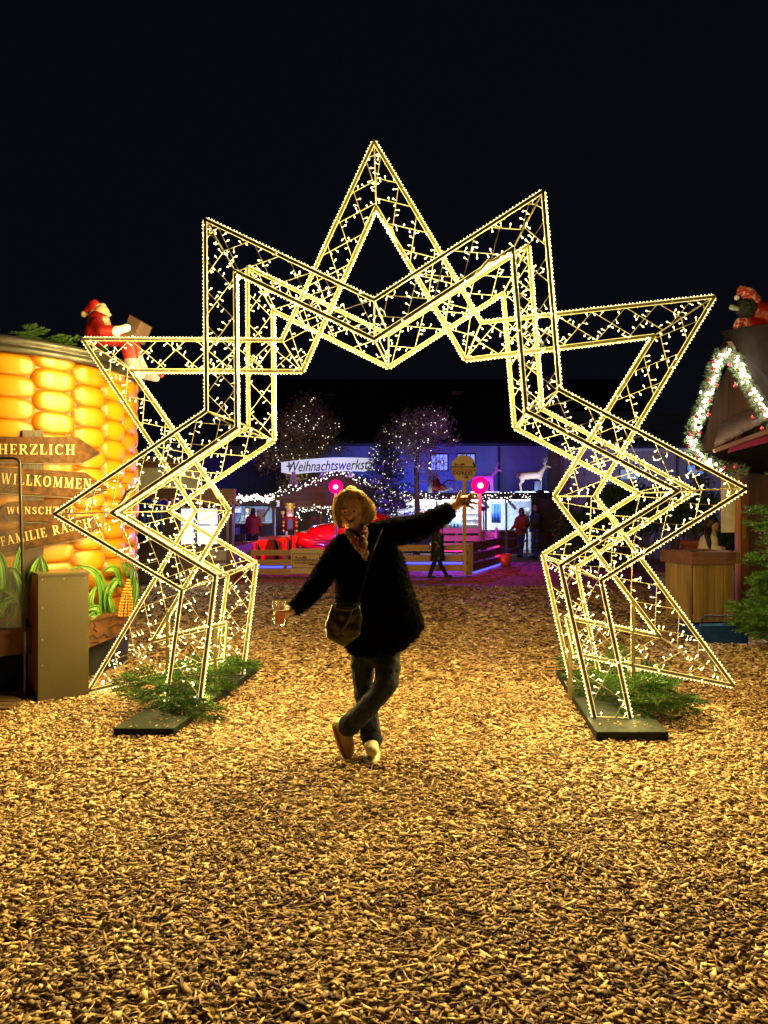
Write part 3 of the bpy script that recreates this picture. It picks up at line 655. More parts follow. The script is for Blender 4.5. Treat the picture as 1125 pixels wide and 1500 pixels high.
for i in range(17):
    y = 5.62 + i * .105; x1 = -2.80 - .02 * i + rb.uniform(-.02, .02)
    m = MB(); m.box(((-5 + x1) / 2, y, .03), (x1 + 5, .088, .026)); m.build('plank', M['deckw'], deck)
m = MB(); m.box((-3.35, 6.42, .10), (.3, .18, .12)); m.box((-3.42, 6.5, .17), (.12, .1, .08)); m.tube([(-3.2, 6.42, .06), (-3.0, 6.2, .055), (-2.9, 5.95, .055)], .01, 6); o = m.build('foot_pump', mat('red_plastic', (.5, .1, .1), .4), None, label='small reddish box with a cord lying on the dark deck'); o['category'] = 'box'

# ------------------------------------------------------------------ Santa figure on the kiosk rim
M['red'] = mat('red_coat', (.26, .004, .004), .5, 0, (.16, .003, .003), 6)
M['fur'] = mat('cream_beard', (.62, .46, .30), .7, 0, (.34, .22, .12), 40, .6, 60)
M['skin_fig'] = mat('figure_skin', (.65, .38, .25), .5)
M['white_glove'] = mat('white_paint', (.78, .78, .76), .5)
M['boot'] = mat('grey_boots', (.25, .26, .32), .4)
YS = 6.72
S = lambda px, py, dy=0: P(px, py, YS + dy)
san = thing('santa_figure', 'seated bearded figure in red coat and cap reading a book on the kiosk rim', 'statue', S(160, 497))
blob('coat', [('cap', [(S(143, 488), .12), (S(145, 470), .10)]), ('cap', [(S(140, 474, -.1), .05), (S(150, 484, -.16), .05), (S(168, 484, -.16), .042)]), ('cap', [(S(148, 474, .1), .05), (S(160, 484, .14), .045), (S(172, 482, .14), .04)]),
     ('cap', [(S(148, 494, -.06), .075), (S(186, 498, -.06), .07), (S(192, 525, -.08), .062)]), ('cap', [(S(148, 494, .06), .075), (S(190, 496, .06), .07), (S(200, 520, .04), .06)])], .012, M['red'], san)
blob('cap', [('cap', [(S(139, 452, .01), .066), (S(138, 447), .055), (S(130, 453), .035), (S(126, 457), .025)])], .01, M['red'], san)
blob('cap_trim', [('cap', [(S(133, 460), .03), (S(140, 452), .05), (S(150, 449), .035)]), ('ell', S(123, 460), (.03, .03, .03))], .008, M['fur'], san)
blob('face', [('ell', S(149, 459), (.070, .07, .075)), ('ell', S(160.5, 461), (.018, .018, .018))], .006, M['skin_fig'], san)
blob('beard', [('cap', [(S(139, 462), .058), (S(144, 470), .062), (S(151, 471, -.02), .062), (S(156, 477, -.02), .045)]), ('cap', [(S(147, 466), .04), (S(156, 466), .022)]), ('cap', [(S(147, 453), .02), (S(154, 457), .012)])], .007, M['fur'], san, 2, .006, .02)
blob('glove', [('cap', [(S(170, 485, -.16), .045), (S(176, 483, -.16), .036), (S(186, 480, -.17), .034)])], .006, M['white_glove'], san)
blob('glove', [('cap', [(S(172, 483, .14), .035), (S(190, 486, .12), .028)])], .006, M['white_glove'], san)
m = MB(); m.prism([S(178, 493, -.12), S(190, 461, -.12), S(206, 471, -.12), S(194, 498, -.12)], (.05, .17, -.01)); 
m.build('book', mat('brown_book', (.04, .016, .012), .6), san)
blob('boot', [('cap', [(S(192, 528, -.08), .06), (S(196, 540, -.1), .055), (S(206, 548, -.14), .045)])], .01, M['boot'], san)
blob('boot', [('cap', [(S(200, 524, .04), .058), (S(212, 548, .0), .05), (S(228, 553, -.04), .04)])], .01, M['boot'], san)
m = MB(); m.ball(S(236, 549, -.04), .028, 8, 6); m.build('boot_tip', M['red'], san, True)

# ================================================================== far left stalls
M['brown_wood'] = wood('brown_boards', (.20, .10, .045), (.10, .05, .025), 'x', 2)
M['dark_wood'] = wood('dark_boards', (.085, .05, .035), (.045, .028, .02), 'z', 2)
M['dusk_wood'] = wood('mauve_fascia', (.30, .17, .17), (.22, .12, .12), 'x', 2)
M['blue_tarp'] = mat('blue_tarp', (.02, .07, .50), .5, 0, (.01, .03, .3), 3)
M['lit_pane'] = emit('lit_window', (.72, .82, .88), .95)
M['white'] = mat('white_paint_board', (.75, .75, .75), .5)
def wall_box(name, x0, y0, x1, y1, Y, depth, mt, parent, zfloor=False):
    a = P(x0, y0, Y); b = P(x1, y1, Y); z0 = 0.0 if zfloor else b.z
    m = MB(); m.box(((a.x + b.x) / 2, Y + depth / 2, (a.z + z0) / 2), (b.x - a.x, depth, a.z - z0)); return m.build(name, mt, parent)
s1 = thing('snack_stall', 'dark brown stall with white lit window panes behind the left side of the arch', 'market stall', (-5, 15.6, 0))
wall_box('wall', 170, 745, 262, 860, 15.8, 2.2, M['dark_wood'], s1, True)
wall_box('wall', 263, 801, 343, 860, 15.62, 2.4, M['brown_wood'], s1, True)
wall_box('fascia', 282, 716, 343, 737, 15.5, .2, M['dusk_wood'], s1)
wall_box('fascia', 258, 737, 341, 744, 15.6, .1, M['dark_wood'], s1)
wall_box('back_wall', 258, 737, 343, 801, 17.6, .1, M['dark_wood'], s1)
for x0, x1 in ((265, 283), (289, 305), (305.6, 318)):
    wall_box('lit_pane', x0, 745, x1, 768, 15.62, .03, M['lit_pane'], s1); wall_box('lit_pane', x0, 770, x1, 797, 15.62, .03, M['lit_pane'], s1)
for x in (263, 285, 320, 333, 341): wall_box('window_post', x - 1.3, 743, x + 1.3, 803, 15.55, .06, M['brown_wood'], s1)
wall_box('roof_edge', 168, 712, 290, 716, 15.2, 2.6, M['white'], s1)
wall_box('upper_board', 172, 668, 262, 684, 15.4, .1, M['brown_wood'], s1); wall_box('upper_board', 195, 716, 262, 731, 15.4, .1, M['brown_wood'], s1); wall_box('upper_panel', 172, 684, 290, 712, 15.6, .1, M['white'], s1)
tm = text_mb('SONE', .30, .02, face_cam(P(249, 738, 15.35))); tm.build('lettering', mat('orange_letter', (.8, .35, .2), .5), s1)
tm = text_mb('ONTESS', .30, .02, face_cam(P(314, 738.5, 15.45))); tm.build('lettering', mat('pink_letter', (.65, .35, .35), .5), s1)
light('AREA', 'stall_light', P(300, 735, 15.1), (.9, .92, 1), 25, s1, 1.2, P(300, 860, 14))
for (x0, y0, x1, y1, Yt, lb) in ((205, 735, 236, 792, 14.6, 'tall blue tarpaulin curtain hanging left of the lit stall windows'), (222, 650, 262, 668, 16.5, 'strip of blue tarpaulin above the brown stall boards')):
    a = P(x0, y0, Yt); b = P(x1, y1, Yt); m = MB(); n = 18
    A = [Vector((a.x + (b.x - a.x) * i / n, Yt + .05 * math.sin(i * 1.7), a.z)) for i in range(n + 1)]; B = [Vector((p.x + .03, p.y + .03, b.z)) for p in A]
    m.strip(A, B, (0, .01, 0)); o = m.build('tarpaulin', M['blue_tarp'], None, True, label=lb); o['category'] = 'tarpaulin'
wp = thing('winter_poster', 'pale board with red sleigh mark and words WINTERWORLD EXPRESS behind the left arch leg', 'sign', P(318, 825, 15.0))
wall_box('board', 303, 806, 331, 843, 15.0, .03, mat('pink_board', (.55, .42, .42), .6), wp)
text_mb('WINTERWORLD', .075, .01, face_cam(P(317, 823, 14.98)), .002).build('lettering', mat('ink', (.03, .02, .02), .6), wp)
text_mb('EXPRESS', .115, .01, face_cam(P(317, 833, 14.98)), .003).build('lettering', M['crack'], wp)

# ================================================================== BACKGROUND: hall, stage, stalls, ride
M['plaster'] = mat('pale_plaster', (.26, .27, .31), .8, 0, (.19, .20, .24), 1.5, .2, 20)
M['roof_dark'] = mat('dark_roof_tiles', (.03, .022, .022), .7, 0, (.010, .008, .01), 8, .4, 30)
M['brick'] = mat('chimney_brick', (.12, .08, .075), .8, 0, (.06, .05, .05), 14, .4, 30)
M['win_lit'] = emit('pale_window_glass', (.42, .50, .85), .55)
M['win_dim'] = emit('dim_window_glass', (.20, .34, .45), .5)
M['frame_dark'] = mat('dark_window_frame', (.02, .02, .03), .6)
YW = 33.0
hall = thing('market_hall', 'long two storey hall with dark pitched roof and pale wall washed in blue light', 'building', (0, YW, 0))
wall_box('wall', 330, 652, 822, 760, YW, 1.0, M['plaster'], hall, True)
wall_box('wood_cladding', 805.5, 656, 822, 725, YW - .12, .1, M['brown_wood'], hall)
m = MB(); a = P(320, 653, YW); b = P(985, 653, YW); e1 = P(300, 560, YW + 7); e2 = P(1000, 560, YW + 7)
m.prism([a + Vector((0, -.6, 0)), b + Vector((0, -.6, 0)), Vector((b.x, YW + 7, e1.z)), Vector((a.x, YW + 7, e1.z))], (0, 0, .15)); m.build('roof', M['roof_dark'], hall)
m = MB(); m.tube([a + Vector((0, -.68, .02)), b + Vector((0, -.68, .02))], .09, 8); m.build('gutter', M['frame_dark'], hall)
m = MB(); m.tube([P(731, 655, YW - .15), P(731, 760, YW - .15)], .05, 6); m.build('downpipe', M['frame_dark'], hall)
m = MB(); m.tube([P(801, 655, YW - .15), P(801, 725, YW - .15)], .06, 6); m.build('downpipe', M['win_dim'] if False else M['plaster'], hall)
for x0, y0, x1, y1 in ((476, 581, 490, 618), (662, 577, 675, 606)):
    Y = YW + 5; m = MB(); A = P(x0, y0, Y); B = P(x1, y1, Y); m.box(((A.x + B.x) / 2, Y, (A.z + B.z) / 2 - .3), (B.x - A.x, .5, A.z - B.z + .6)); m.box(((A.x + B.x) / 2, Y, A.z + .03), (B.x - A.x + .12, .62, .1)); m.build('chimney', M['brick'], hall)
for x, y in ((717, 606), (722, 638)):
    m = MB(); A = P(x, y, YW + 3); m.tube([A, A - Vector((0, 0, .5))], .08, 6); m.ball(A, .13, 6, 4); m.build('vent_pipe', mat('vent', (.12, .14, .3), .5), hall)
for x0, x1, y0, y1 in ((630, 657, 664, 690), (669, 697, 664, 686)):
    f = wall_box('window', x0, y0, x1, y1, YW - .06, .05, M['frame_dark'], hall); A = P(x0 + 1.4, y0 + 1.4, YW - .09); B = P(x1 - 1.4, y1 - 1, YW - .09); w = (B.x - A.x) / 4; h = (A.z - B.z) / 2
    for i in range(4):
        for j in range(2):
            m = MB(); m.box((A.x + w * (i + .5), YW - .08, B.z + h * (j + .5)), (w * .86, .02, h * .92)); m.build('pane', M['win_lit'], f)
lw = thing('rear_wing', 'unlit dark blue building side between the stalls and the left of the trees', 'building', (-8, 31, 0))
wall_box('wall', 200, 668, 460, 760, 31, .5, mat('dark_blue_wall', (.05, .06, .14), .8), lw, True)
# unseen flood lamps added on the stall roof for the coloured wall wash
def flood(px, py, Y, colr, power, tgt, label, size=.12, spot=110):
    p = P(px, py, Y); t = thing('added_floodlight', label, 'added_floodlight', p)
    m = MB(); m.box(p, (.22, .12, .18)); m.box(p - Vector((0, 0, .14)), (.06, .06, .12)); m.build('lamp_housing', M['frame_dark'], t)
    d = (Vector(tgt) - p).normalized(); light('SPOT', 'added_flood_beam', p + d * .16, colr, power, t, size, tgt, spot, .8); return t
BLUE, PURP, PINK = (.03, .10, 1.0), (.25, .03, 1.0), (1.0, .03, .35)
YSR = 28.0
flood(622, 722, YSR + 2.2, (.012, .06, 1), 430, P(620, 680, YW), 'small black added flood lamp on the stall roof below the barred windows', spot=150)
flood(700, 722, YSR + .2, (.12, .008, 1), 500, P(700, 680, YW), 'small black added flood lamp on the stall roof behind the left deer', spot=140)
flood(792, 721, YSR - .1, (.38, .52, 1), 210, P(775, 688, YW), 'small black added flood lamp on the stall roof behind the right deer', spot=140)
flood(548, 722, YSR + 2.6, (.10, .12, .6), 130, P(500, 670, YW), 'small black added flood lamp on the stall roof beside the conifer', spot=130)
flood(230, 760, 29, (.01, .04, .8), 120, P(270, 690, 31), 'small black added flood lamp behind the left stalls', spot=140)

# ---- long white-lit stall
st1 = thing('gift_stall', 'long market stall with brightly lit white interior under the deer figures', 'market stall', (3, YSR, 0))
M['stall_white'] = mat('white_display', (.72, .74, .78), .6)
wall_box('back_wall', 575, 733, 782, 800, YSR + 1.6, .1, M['stall_white'], st1, True)
wall_box('roof', 560, 722, 812, 729.5, YSR - .8, 3.4, M['roof_dark'], st1)
wall_box('fascia', 560, 728, 790, 731, YSR - .9, .08, M['dark_wood'], st1)
wall_box('counter', 716, 778, 762, 806, YSR - .5, .5, mat('maroon_counter', (.14, .03, .03), .6), st1, True)
wall_box('counter_top', 700, 776.5, 764, 778.5, YSR - .62, .7, M['plaster'], st1)
wall_box('counter', 580, 780, 716, 806, YSR - .4, .4, M['dark_wood'], st1, True)
for x in (580, 640, 712, 742, 780): wall_box('post', x - 1.2, 730, x + 1.2, 800, YSR - .7, .12, M['dark_wood'] if x != 742 else M['plaster'], st1, True)
wall_box('side_door', 779, 729, 815, 805, YSR - .5, .2, wood('mauve_door', (.10, .05, .06), (.05, .03, .04), 'z', 2), st1, True)
for i in range(5): wall_box('hinge', 797, 740 + i * 1 if False else (740 if i < 1 else 784), 808, (741.2 if i < 1 else 785.2), YSR - .52, .02, M['red'], st1) if i < 2 else None
for (x0, y0, x1, y1) in ((705, 734, 716, 744), (744, 733, 756, 746)):
    m = MB(); m.bar(P(x0, y0, YSR - .3), P(x1, y1, YSR - .3), Vector((0, 1, 0)), .1, .1); m.build('brace', M['stall_white'], st1)
tube = emit('stall_tube_light', (.9, .95, 1), 7)
for x0, x1 in ((584, 636), (648, 705), (718, 739), (746, 776)):
    wall_box('tube_light', x0, 732.0, x1, 733.2, YSR + .1, .08, tube, st1)
for x, pw in ((600, 70), (625, 70), (670, 90), (700, 60), (728, 40), (760, 45)):
    light('AREA', 'stall_lamp', P(x, 733.5, YSR + .1), (.86, .93, 1) if x < 710 else (.35, .6, 1), pw, st1, 1.0, P(x, 780, YSR + 1.2))
pal = [(.6, .1, .1), (.7, .5, .3), (.2, .3, .6), (.75, .6, .5), (.5, .55, .6), (.3, .2, .25), (.65, .3, .25), (.35, .45, .3)]
pm = [mat('goods_%s' % n, c, .6) for n, c in zip(('red', 'tan', 'blue', 'cream', 'grey', 'plum', 'coral', 'green'), pal)]
rg = random.Random(11)
gd = ['boxed', 'wrapped', 'knitted', 'rounded']
for row, z in enumerate((744, 752, 760, 768)):
    wall_box('shelf', 596, z, 706, z + .8, YSR + 1.2, .35, M['stall_white'], st1)
    for x in range(600, 704, 6 if row < 3 else 7):
        if rg.random() < .18: continue
        w = rg.uniform(2, 4); h = rg.uniform(2.5, 5.5); k = rg.randrange(8); Y = YSR + 1.25
        A = P(x, z, Y); m = MB(); wx = w * Y / F; hz = h * Y / F
        if rg.random() < .5: m.box((A.x, Y, A.z + hz / 2), (wx, .12, hz))
        else: m.lathe([(0, 0), (wx * .5, 0), (wx * .55, hz * .5), (wx * .3, hz * .8), (wx * .15, hz), (0, hz)], 8, (A.x, Y, A.z))
        o = m.build('gift_item', pm[k], None, False, label='small %s gift on the %s lit shelf of the long white stall' % (('red', 'tan', 'blue', 'cream', 'grey', 'plum', 'coral', 'green')[k], ('top', 'second', 'third', 'lowest')[row])); o['category'] = 'gift'; o['group'] = '%s gifts on the stall shelves' % ('red', 'tan', 'blue', 'cream', 'grey', 'plum', 'coral', 'green')[k]
def drape(name, px, py, w, h, Y, mt, label, cat):
    a = P(px - w / 2, py, Y); m = MB(); n = 10; W_ = w * Y / F; H_ = h * Y / F
    A = [a + Vector((W_ * i / n, .06 * math.sin(i * 2.1), 0)) for i in range(n + 1)]; B = [p + Vector((0, 0, -H_)) for p in A]; m.strip(A, B, (0, .03, 0))
    o = m.build(name, mt, None, True, label=label); o['category'] = cat; return o
drape('hanging_cloth', 668, 752, 17, 26, YSR + .3, mat('light_blue_cloth', (.25, .4, .75), .7), 'pale blue patterned cloth hanging in the lit stall beside the sign pole', 'cloth')
drape('hanging_cloth', 727, 738, 14, 28, YSR + .2, mat('blue_cloth', (.05, .12, .5), .7), 'deep blue costume hanging at the middle of the lit stall', 'cloth')
drape('hanging_scarf', 766, 743, 6, 26, YSR - .2, mat('plum_scarf', (.25, .1, .15), .7), 'dark plum scarf hanging at the right end of the stall', 'scarf')
drape('hanging_scarf', 773, 744, 6, 24, YSR - .25, mat('tan_scarf', (.5, .4, .3), .7), 'tan scarf hanging beside the plum one at the right end', 'scarf')
# ---- figures on the stage shelf
M['deer'] = mat('deer_fur', (.62, .38, .20), .8, 0, (.45, .26, .13), 3, .3, 20)
def deer(px, py0, s, label, flip=1, stepping=False):
    base = P(px, py0, YSR + 1.0); u = s
    t = thing('deer_figure', label, 'deer figure', base)
    q = lambda x, z, y=0: base + Vector((x * u * flip, y * u, z * u))
    sh = [('cap', [(q(-.50, .80), .17), (q(-.2, .80), .19), (q(.15, .82), .19), (q(.42, .85), .17)]),
          ('cap', [(q(.42, .9), .16), (q(.58, 1.1), .11), (q(.70, 1.25), .085)]), ('cap', [(q(.70, 1.27), .085), (q(.86, 1.24), .055), (q(.95, 1.2), .04)]),
          ('cap', [(q(-.62, .85), .05), (q(-.68, .72), .03)]), ('cap', [(q(.66, 1.33, .05), .03), (q(.56, 1.40, .12), .02)]), ('cap', [(q(.66, 1.33, -.05), .03), (q(.56, 1.40, -.12), .02)])]
    for y, dx in ((-.08, .03), (.08, -.05)):
        sh.append(('cap', [(q(.40 + dx, .72, y), .075), (q(.42 + dx, .42, y), .045), (q(.43 + dx, .22, y), .032), (q(.44 + dx, .03, y), .035)]))
        sh.append(('cap', [(q(-.50 - dx, .74, y), .12), (q(-.42 - dx, .55, y), .075), (q(-.56 - dx, .38, y), .04), (q(-.50 - dx, .2, y), .032), (q(-.49 - dx, .03, y), .035)]))
    for k in range(len(sh)):
        if sh[k][0] == 'cap': sh[k] = ('cap', [(p, r * u) for p, r in sh[k][1]])
    blob('body', sh, .022 * u, M['deer'], t, 3)
    for sd in (-1, 1):
        m = MB(); b = q(.68, 1.33, .04 * sd); m.tube([b, b + Vector((-.02 * flip, .08 * sd, .14)) * u, b + Vector((.02 * flip, .16 * sd, .26)) * u, b + Vector((.1 * flip, .16 * sd, .36)) * u], [.018 * u, .015 * u, .012 * u, .006 * u], 5)
        for j, l in ((.1, .12), (.2, .12), (.28, .09)): 
            c = b + Vector((0, .1 * sd * (1 + j), j)) * u; m.tube([c, c + Vector((l * flip, .05 * sd, l * .9)) * u], [.012 * u, .005 * u], 4); m.tube([c, c + Vector((-l * .8 * flip, .05 * sd, l * .6)) * u], [.012 * u, .005 * u], 4)
        m.build('antler', mat('antler', (.6, .5, .38), .6), t)
    m = MB(); m.box(q(0, .01), (1.6 * u, .5 * u, .05)); m.build('base_board', M['stall_white'], t); return t
deer(778, 721, .80, 'brown deer figure standing on the stall roof before the pale blue wall')
deer(710, 721, .68, 'dark red-lit deer figure on the stall roof beside the red beacon')
m = MB(); A = P(787, 721, YSR + .9); m.box(A + Vector((0, 0, .2)), (.25, .2, .42)); o = m.build('speaker_box', M['frame_dark'], None, label='small black box standing by the front legs of the right deer'); o['category'] = 'box'
sl = thing('sleigh_figure', 'seated red figure on a small wooden sleigh with round wheel on the stall roof', 'figure', P(646, 722, YSR + 1))
q = lambda px, py, dy=0: P(px, py, YSR + 1 + dy)
blob('body', [('cap', [(q(638, 714), .20), (q(639, 705), .15), (q(638, 700), .10)]), ('cap', [(q(640, 714), .12), (q(648, 712), .09), (q(652, 717), .07)])], .03, M['red'], sl)
m = MB(); m.ball(q(637.5, 696), .10, 8, 6); m.build('head', M['skin_fig'], sl, True)
m = MB(); m.box(q(630, 706), (.16, .3, .9)); m.tube([q(626, 716), q(648, 720), q(662, 715)], .05, 6); m.tube([q(632, 722), q(632, 716)], .04, 5); m.build('sleigh_frame', M['plaster'], sl)
m = MB(); c = q(659, 714); m.tube([c + Vector((.28 * math.cos(a), 0, .28 * math.sin(a))) for a in np.linspace(0, 2 * math.pi, 17)], .03, 5, False)
for a in np.linspace(0, math.pi, 5)[:-1]: m.tube([c + Vector((.28 * math.cos(a), 0, .28 * math.sin(a))), c - Vector((.28 * math.cos(a), 0, .28 * math.sin(a)))], .012, 4)
m.build('wheel', M['brown_wood'], sl)

# ---- bulbs strung along paths
def bulbs(path, n, jit, r, parent, name='string_bulbs', mt=None):
    m = MB(); L = [0]
    for a, b in zip(path[:-1], path[1:]): L.append(L[-1] + (b - a).length)
    for i in range(n):
        t = L[-1] * (i + random.random()) / n; k = max(j for j in range(len(L)) if L[j] <= t); k = min(k, len(path) - 2); u = (t - L[k]) / max(1e-6, L[k + 1] - L[k])
        m.octa(path[k].lerp(path[k + 1], u) + Vector((random.gauss(0, jit), random.gauss(0, jit), random.gauss(0, jit))), r * random.uniform(.7, 1.2))
    return m.build(name, mt or M['white_led'], parent, kind='stuff')
def light_chain(pts, n, jit, r, label, mt=None):
    m = MB(); m.tube(pts, .012, 4); o = m.build('light_chain', M['frame_dark'], None, label=label); o['category'] = 'fairy lights'
    bulbs(pts, n, jit, r, o, 'chain_bulbs', mt); return o
light_chain([P(560, 727, YSR - 1), P(620, 729, YSR - 1), P(700, 727, YSR - 1), P(780, 728, YSR - 1)], 150, .09, .022, 'chain of tiny white lights along the roof edge of the long stall')

# ---- workshop hut with the word sign
YH = 26.0
hut = thing('workshop_hut', 'dark wooden gabled hut with light-lined roof and the sign Weihnachtswerkstatt', 'hut', (-3, YH, 0))
wall_box('wall', 404, 742, 432, 800, YH, .15, M['dark_wood'], hut, True); wall_box('wall', 505, 742, 560, 800, YH, .15, M['dark_wood'], hut, True); wall_box('back_wall', 404, 735, 560, 800, YH + 3, .1, M['dark_wood'], hut, True)
m = MB(); m.prism([P(398, 742, YH), P(404, 727, YH), P(495, 692, YH), P(590, 727, YH), P(596, 742, YH)], (0, .12, 0)); m.build('gable', M['brown_wood'], hut)
for a, b in (((388, 733), (495, 691)), ((495, 691), (604, 733))):
    A = P(*a, YH - .4); B = P(*b, YH - .4); m = MB(); m.prism([A, B, B + Vector((0, 4, 0)), A + Vector((0, 4, 0))], (0, 0, .12)); m.build('roof', M['roof_dark'], hut)
wall_box('beam', 398, 741, 596, 745, YH - .1, .15, M['brown_wood'], hut)
for x in (434, 470, 504): wall_box('post', x - 1.5, 745, x + 1.5, 800, YH - .05, .1, M['brown_wood'], hut, True)
wall_box('lamp_box', 404, 733, 409, 742, YH - .5, .12, emit('lantern_glass', (.7, .75, .9), .5), hut)
light_chain([P(386, 733, YH - .5), P(440, 712, YH - .5), P(495, 690, YH - .5), P(560, 715, YH - .5), P(600, 732, YH - .5)], 170, .07, .024, 'chain of small white lights following the gable roof of the workshop hut')
light_chain([P(437, 762, YH - .2), P(438, 746, YH - .2), P(470, 745, YH - .2), P(482, 744, YH - .2), P(484, 766, YH - .2)], 60, .06, .022, 'chain of small white lights framing the dark opening of the workshop hut')
sg = thing('word_sign', 'long pale blue curved sign board with handwritten word Weihnachtswerkstatt above the hut', 'sign', P(480, 684, YH - .6))
Y = YH - .6; top = [P(412 + i * 15.2, 677 - 4.5 * math.sin(i / 9 * math.pi * .9) - i * .45, Y) for i in range(10)]; bot = [p + Vector((0, 0, -.46 if 0 < i < 9 else -.34)) for i, p in enumerate(top)]
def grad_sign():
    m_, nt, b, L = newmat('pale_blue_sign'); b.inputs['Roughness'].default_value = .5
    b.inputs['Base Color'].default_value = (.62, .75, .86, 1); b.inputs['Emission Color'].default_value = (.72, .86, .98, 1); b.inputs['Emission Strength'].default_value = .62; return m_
m = MB(); m.strip(top, bot, (0, .06, 0)); m.build('sign_board', grad_sign(), sg)
c = P(487, 682.5, Y - .03); tm = text_mb('Weihnachtswerkstatt', .50, .02, Matrix.Translation(c) @ Matrix.Rotation(R(2.0), 4, 'Y').inverted() @ Matrix.Rotation(R(90), 4, 'X') @ Matrix.Scale(.72, 4, (1, 0, 0)), .004, .35); tm.build('lettering', mat('violet_ink', (.12, .05, .22), .5), sg)
m = MB(); c = P(424, 683, Y - .03); m.box(c, (.22, .01, .05)); m.box(c + Vector((.02, 0, .05)), (.12, .01, .03)); m.build('mark', mat('grey_mark', (.3, .3, .4), .5), sg)
for px in (430, 473, 514):
    m = MB(); A = P(px, 691, Y)
    for dx in (-.13, -.04, .05, .13): m.tube([A + Vector((dx * .3, 0, 0)), P(px, 712 if px == 430 else 700, Y) + Vector((dx, .1 * dx, 0))], .025, 5)
    m.build('trestle', M['white'], sg)

# ---- refreshment counter at the left with garland lights
YC = 25.5
c1 = thing('drinks_stall', 'small dark stall with lit blue-white back wall and a customer in red at its counter', 'market stall', (-5, YC, 0))
wall_box('roof', 334, 735, 402, 741, YC - .6, 2.8, M['roof_dark'], c1)
wall_box('back_wall', 335, 737, 404, 800, YC + 2, .1, mat('bluewhite_wall', (.35, .5, .7), .7), c1, True)
wall_box('counter', 336, 768, 398, 812, YC, .5, mat('navy_counter', (.012, .015, .04), .6), c1, True)
wall_box('counter_top', 334, 766.5, 394, 769, YC - .1, .7, M['brown_wood'], c1)
wall_box('menu_panel', 376, 746, 388, 765, YC - .15, .05, mat('grey_panel', (.4, .4, .5), .6), c1); wall_box('notice', 344, 773, 351, 783, YC - .03, .02, mat('blue_notice', (.15, .3, .8), .6), c1)
m = MB(); m.bar(P(386, 757, YC - .2), P(397, 740, YC - .2), Vector((0, 1, 0)), .06, .06); m.build('strut', M['brown_wood'], c1)
wall_box('fridge', 341, 742, 352, 751, YC + 1.5, .3, M['win_lit'], c1)
for x in (335, 400): wall_box('post', x - 1.5, 738, x + 1.5, 800, YC - .2, .12, M['dark_wood'], c1, True)
light('AREA', 'stall_lamp', P(365, 743, YC + .8), (.75, .87, 1), 60, c1, .8, P(365, 790, YC + 1.2))
light_chain([P(336, 733, YC - .8), P(350, 728, YC - .8), P(362, 731, YC - .8), P(378, 728, YC - .8), P(388, 732, YC - .8), P(400, 729, YC - .8)], 150, .05, .03, 'thick wavy garland of bright lights on the roof edge of the drinks stall')

# ---- people in the background
def person(base, h, coat, trouser, hair, label, face=0, stride=0, longcoat=False, sit=False, armf=.15, skin=(.45, .25, .17), hood=False):
    t = thing('person', label, 'person', base, 0)
    rot = Matrix.Rotation(face, 3, 'Z'); k = h / 1.72
    q = lambda x, y, z: Vector(base) + rot @ Vector((x * k, y * k, z * k))
    hip = .88
    legs = lambda r0, r1, r2: [('cap', [(q(-.09, 0, hip), r0 * k), (q(-.10, -.02 + stride * .25, .48), r1 * k), (q(-.10, stride * .45, .09), r2 * k)]), ('cap', [(q(.09, 0, hip), r0 * k), (q(.10, .0 - stride * .15, .48), r1 * k), (q(.10, -stride * .5, .09), r2 * k)])]
    blob('body', legs(.07, .05, .04) + [('cap', [(q(0, 0, hip), .13 * k), (q(0, 0, 1.15), .13 * k), (q(0, 0, 1.35), .13 * k), (q(0, 0, 1.46), .06 * k), (q(0, -.01, 1.54), .05 * k)]), ('ell', q(0, -.02, 1.61), (.076 * k, .088 * k, .11 * k)), ('ell', q(0, -.115, 1.60), (.013 * k, .018 * k, .018 * k))] +
         [('cap', [(q(s * .19, 0, 1.38), .05 * k), (q(s * .25, -.03, 1.12), .04 * k), (q(s * .2, -armf - .1, .98), .032 * k), (q(s * .19, -armf - .17, .96), .035 * k)]) for s in (-1, 1)], .016 * k, mat('skin', skin, .6), t, 3)
    blob('trousers', legs(.095, .075, .062), .018, trouser, t, 3)
    cs = [('loft', [(q(0, 0, .55 if longcoat else .84), .23 * k, .17 * k), (q(0, 0, .9), .2 * k, .15 * k), (q(0, 0, 1.15), .185 * k, .135 * k), (q(0, 0, 1.36), .2 * k, .125 * k), (q(0, 0, 1.45), .10 * k, .09 * k), (q(0, 0, 1.50), .07 * k, .07 * k)])]
    cs += [('cap', [(q(s * .18, 0, 1.37), .08 * k), (q(s * .26, -.03, 1.12), .065 * k), (q(s * .21, -armf - .08, .99), .05 * k)]) for s in (-1, 1)]
    if hood: cs.append(('cap', [(q(-.06, .08, 1.47), .07 * k), (q(.06, .08, 1.47), .07 * k)]))
    blob('jacket', cs, .018, coat, t, 3, .012, .06)
    blob('hair', [('cap', [(q(0, .02, 1.66), .088 * k), (q(0, .05, 1.58), .08 * k)]), ('cap', [(q(0, .06, 1.58), .07 * k), (q(0, .07, 1.47 if hood else 1.52), .05 * k)])], .014, hair, t, 2)
    for s in (-1, 1):
        yy = stride * (.45 if s < 0 else -.5); blob('shoe', [('cap', [(q(s * .1, yy + .03, .05), .05 * k), (q(s * .1, yy - .15, .045), .042 * k)])], .014, M['frame_dark'], t, 2)
    return t
M['h_dark'] = mat('dark_hair', (.02, .012, .01), .6); M['jean'] = mat('blue_jeans', (.03, .06, .18), .8); M['black_cl'] = mat('black_cloth', (.012, .012, .014), .8)
person(G(763, 816), 1.62, mat('red_jacket', (.5, .02, .03), .6), M['jean'], M['h_dark'], 'person in bright red jacket and jeans queuing at the right end of the stall', R(-60), .15, hood=True)
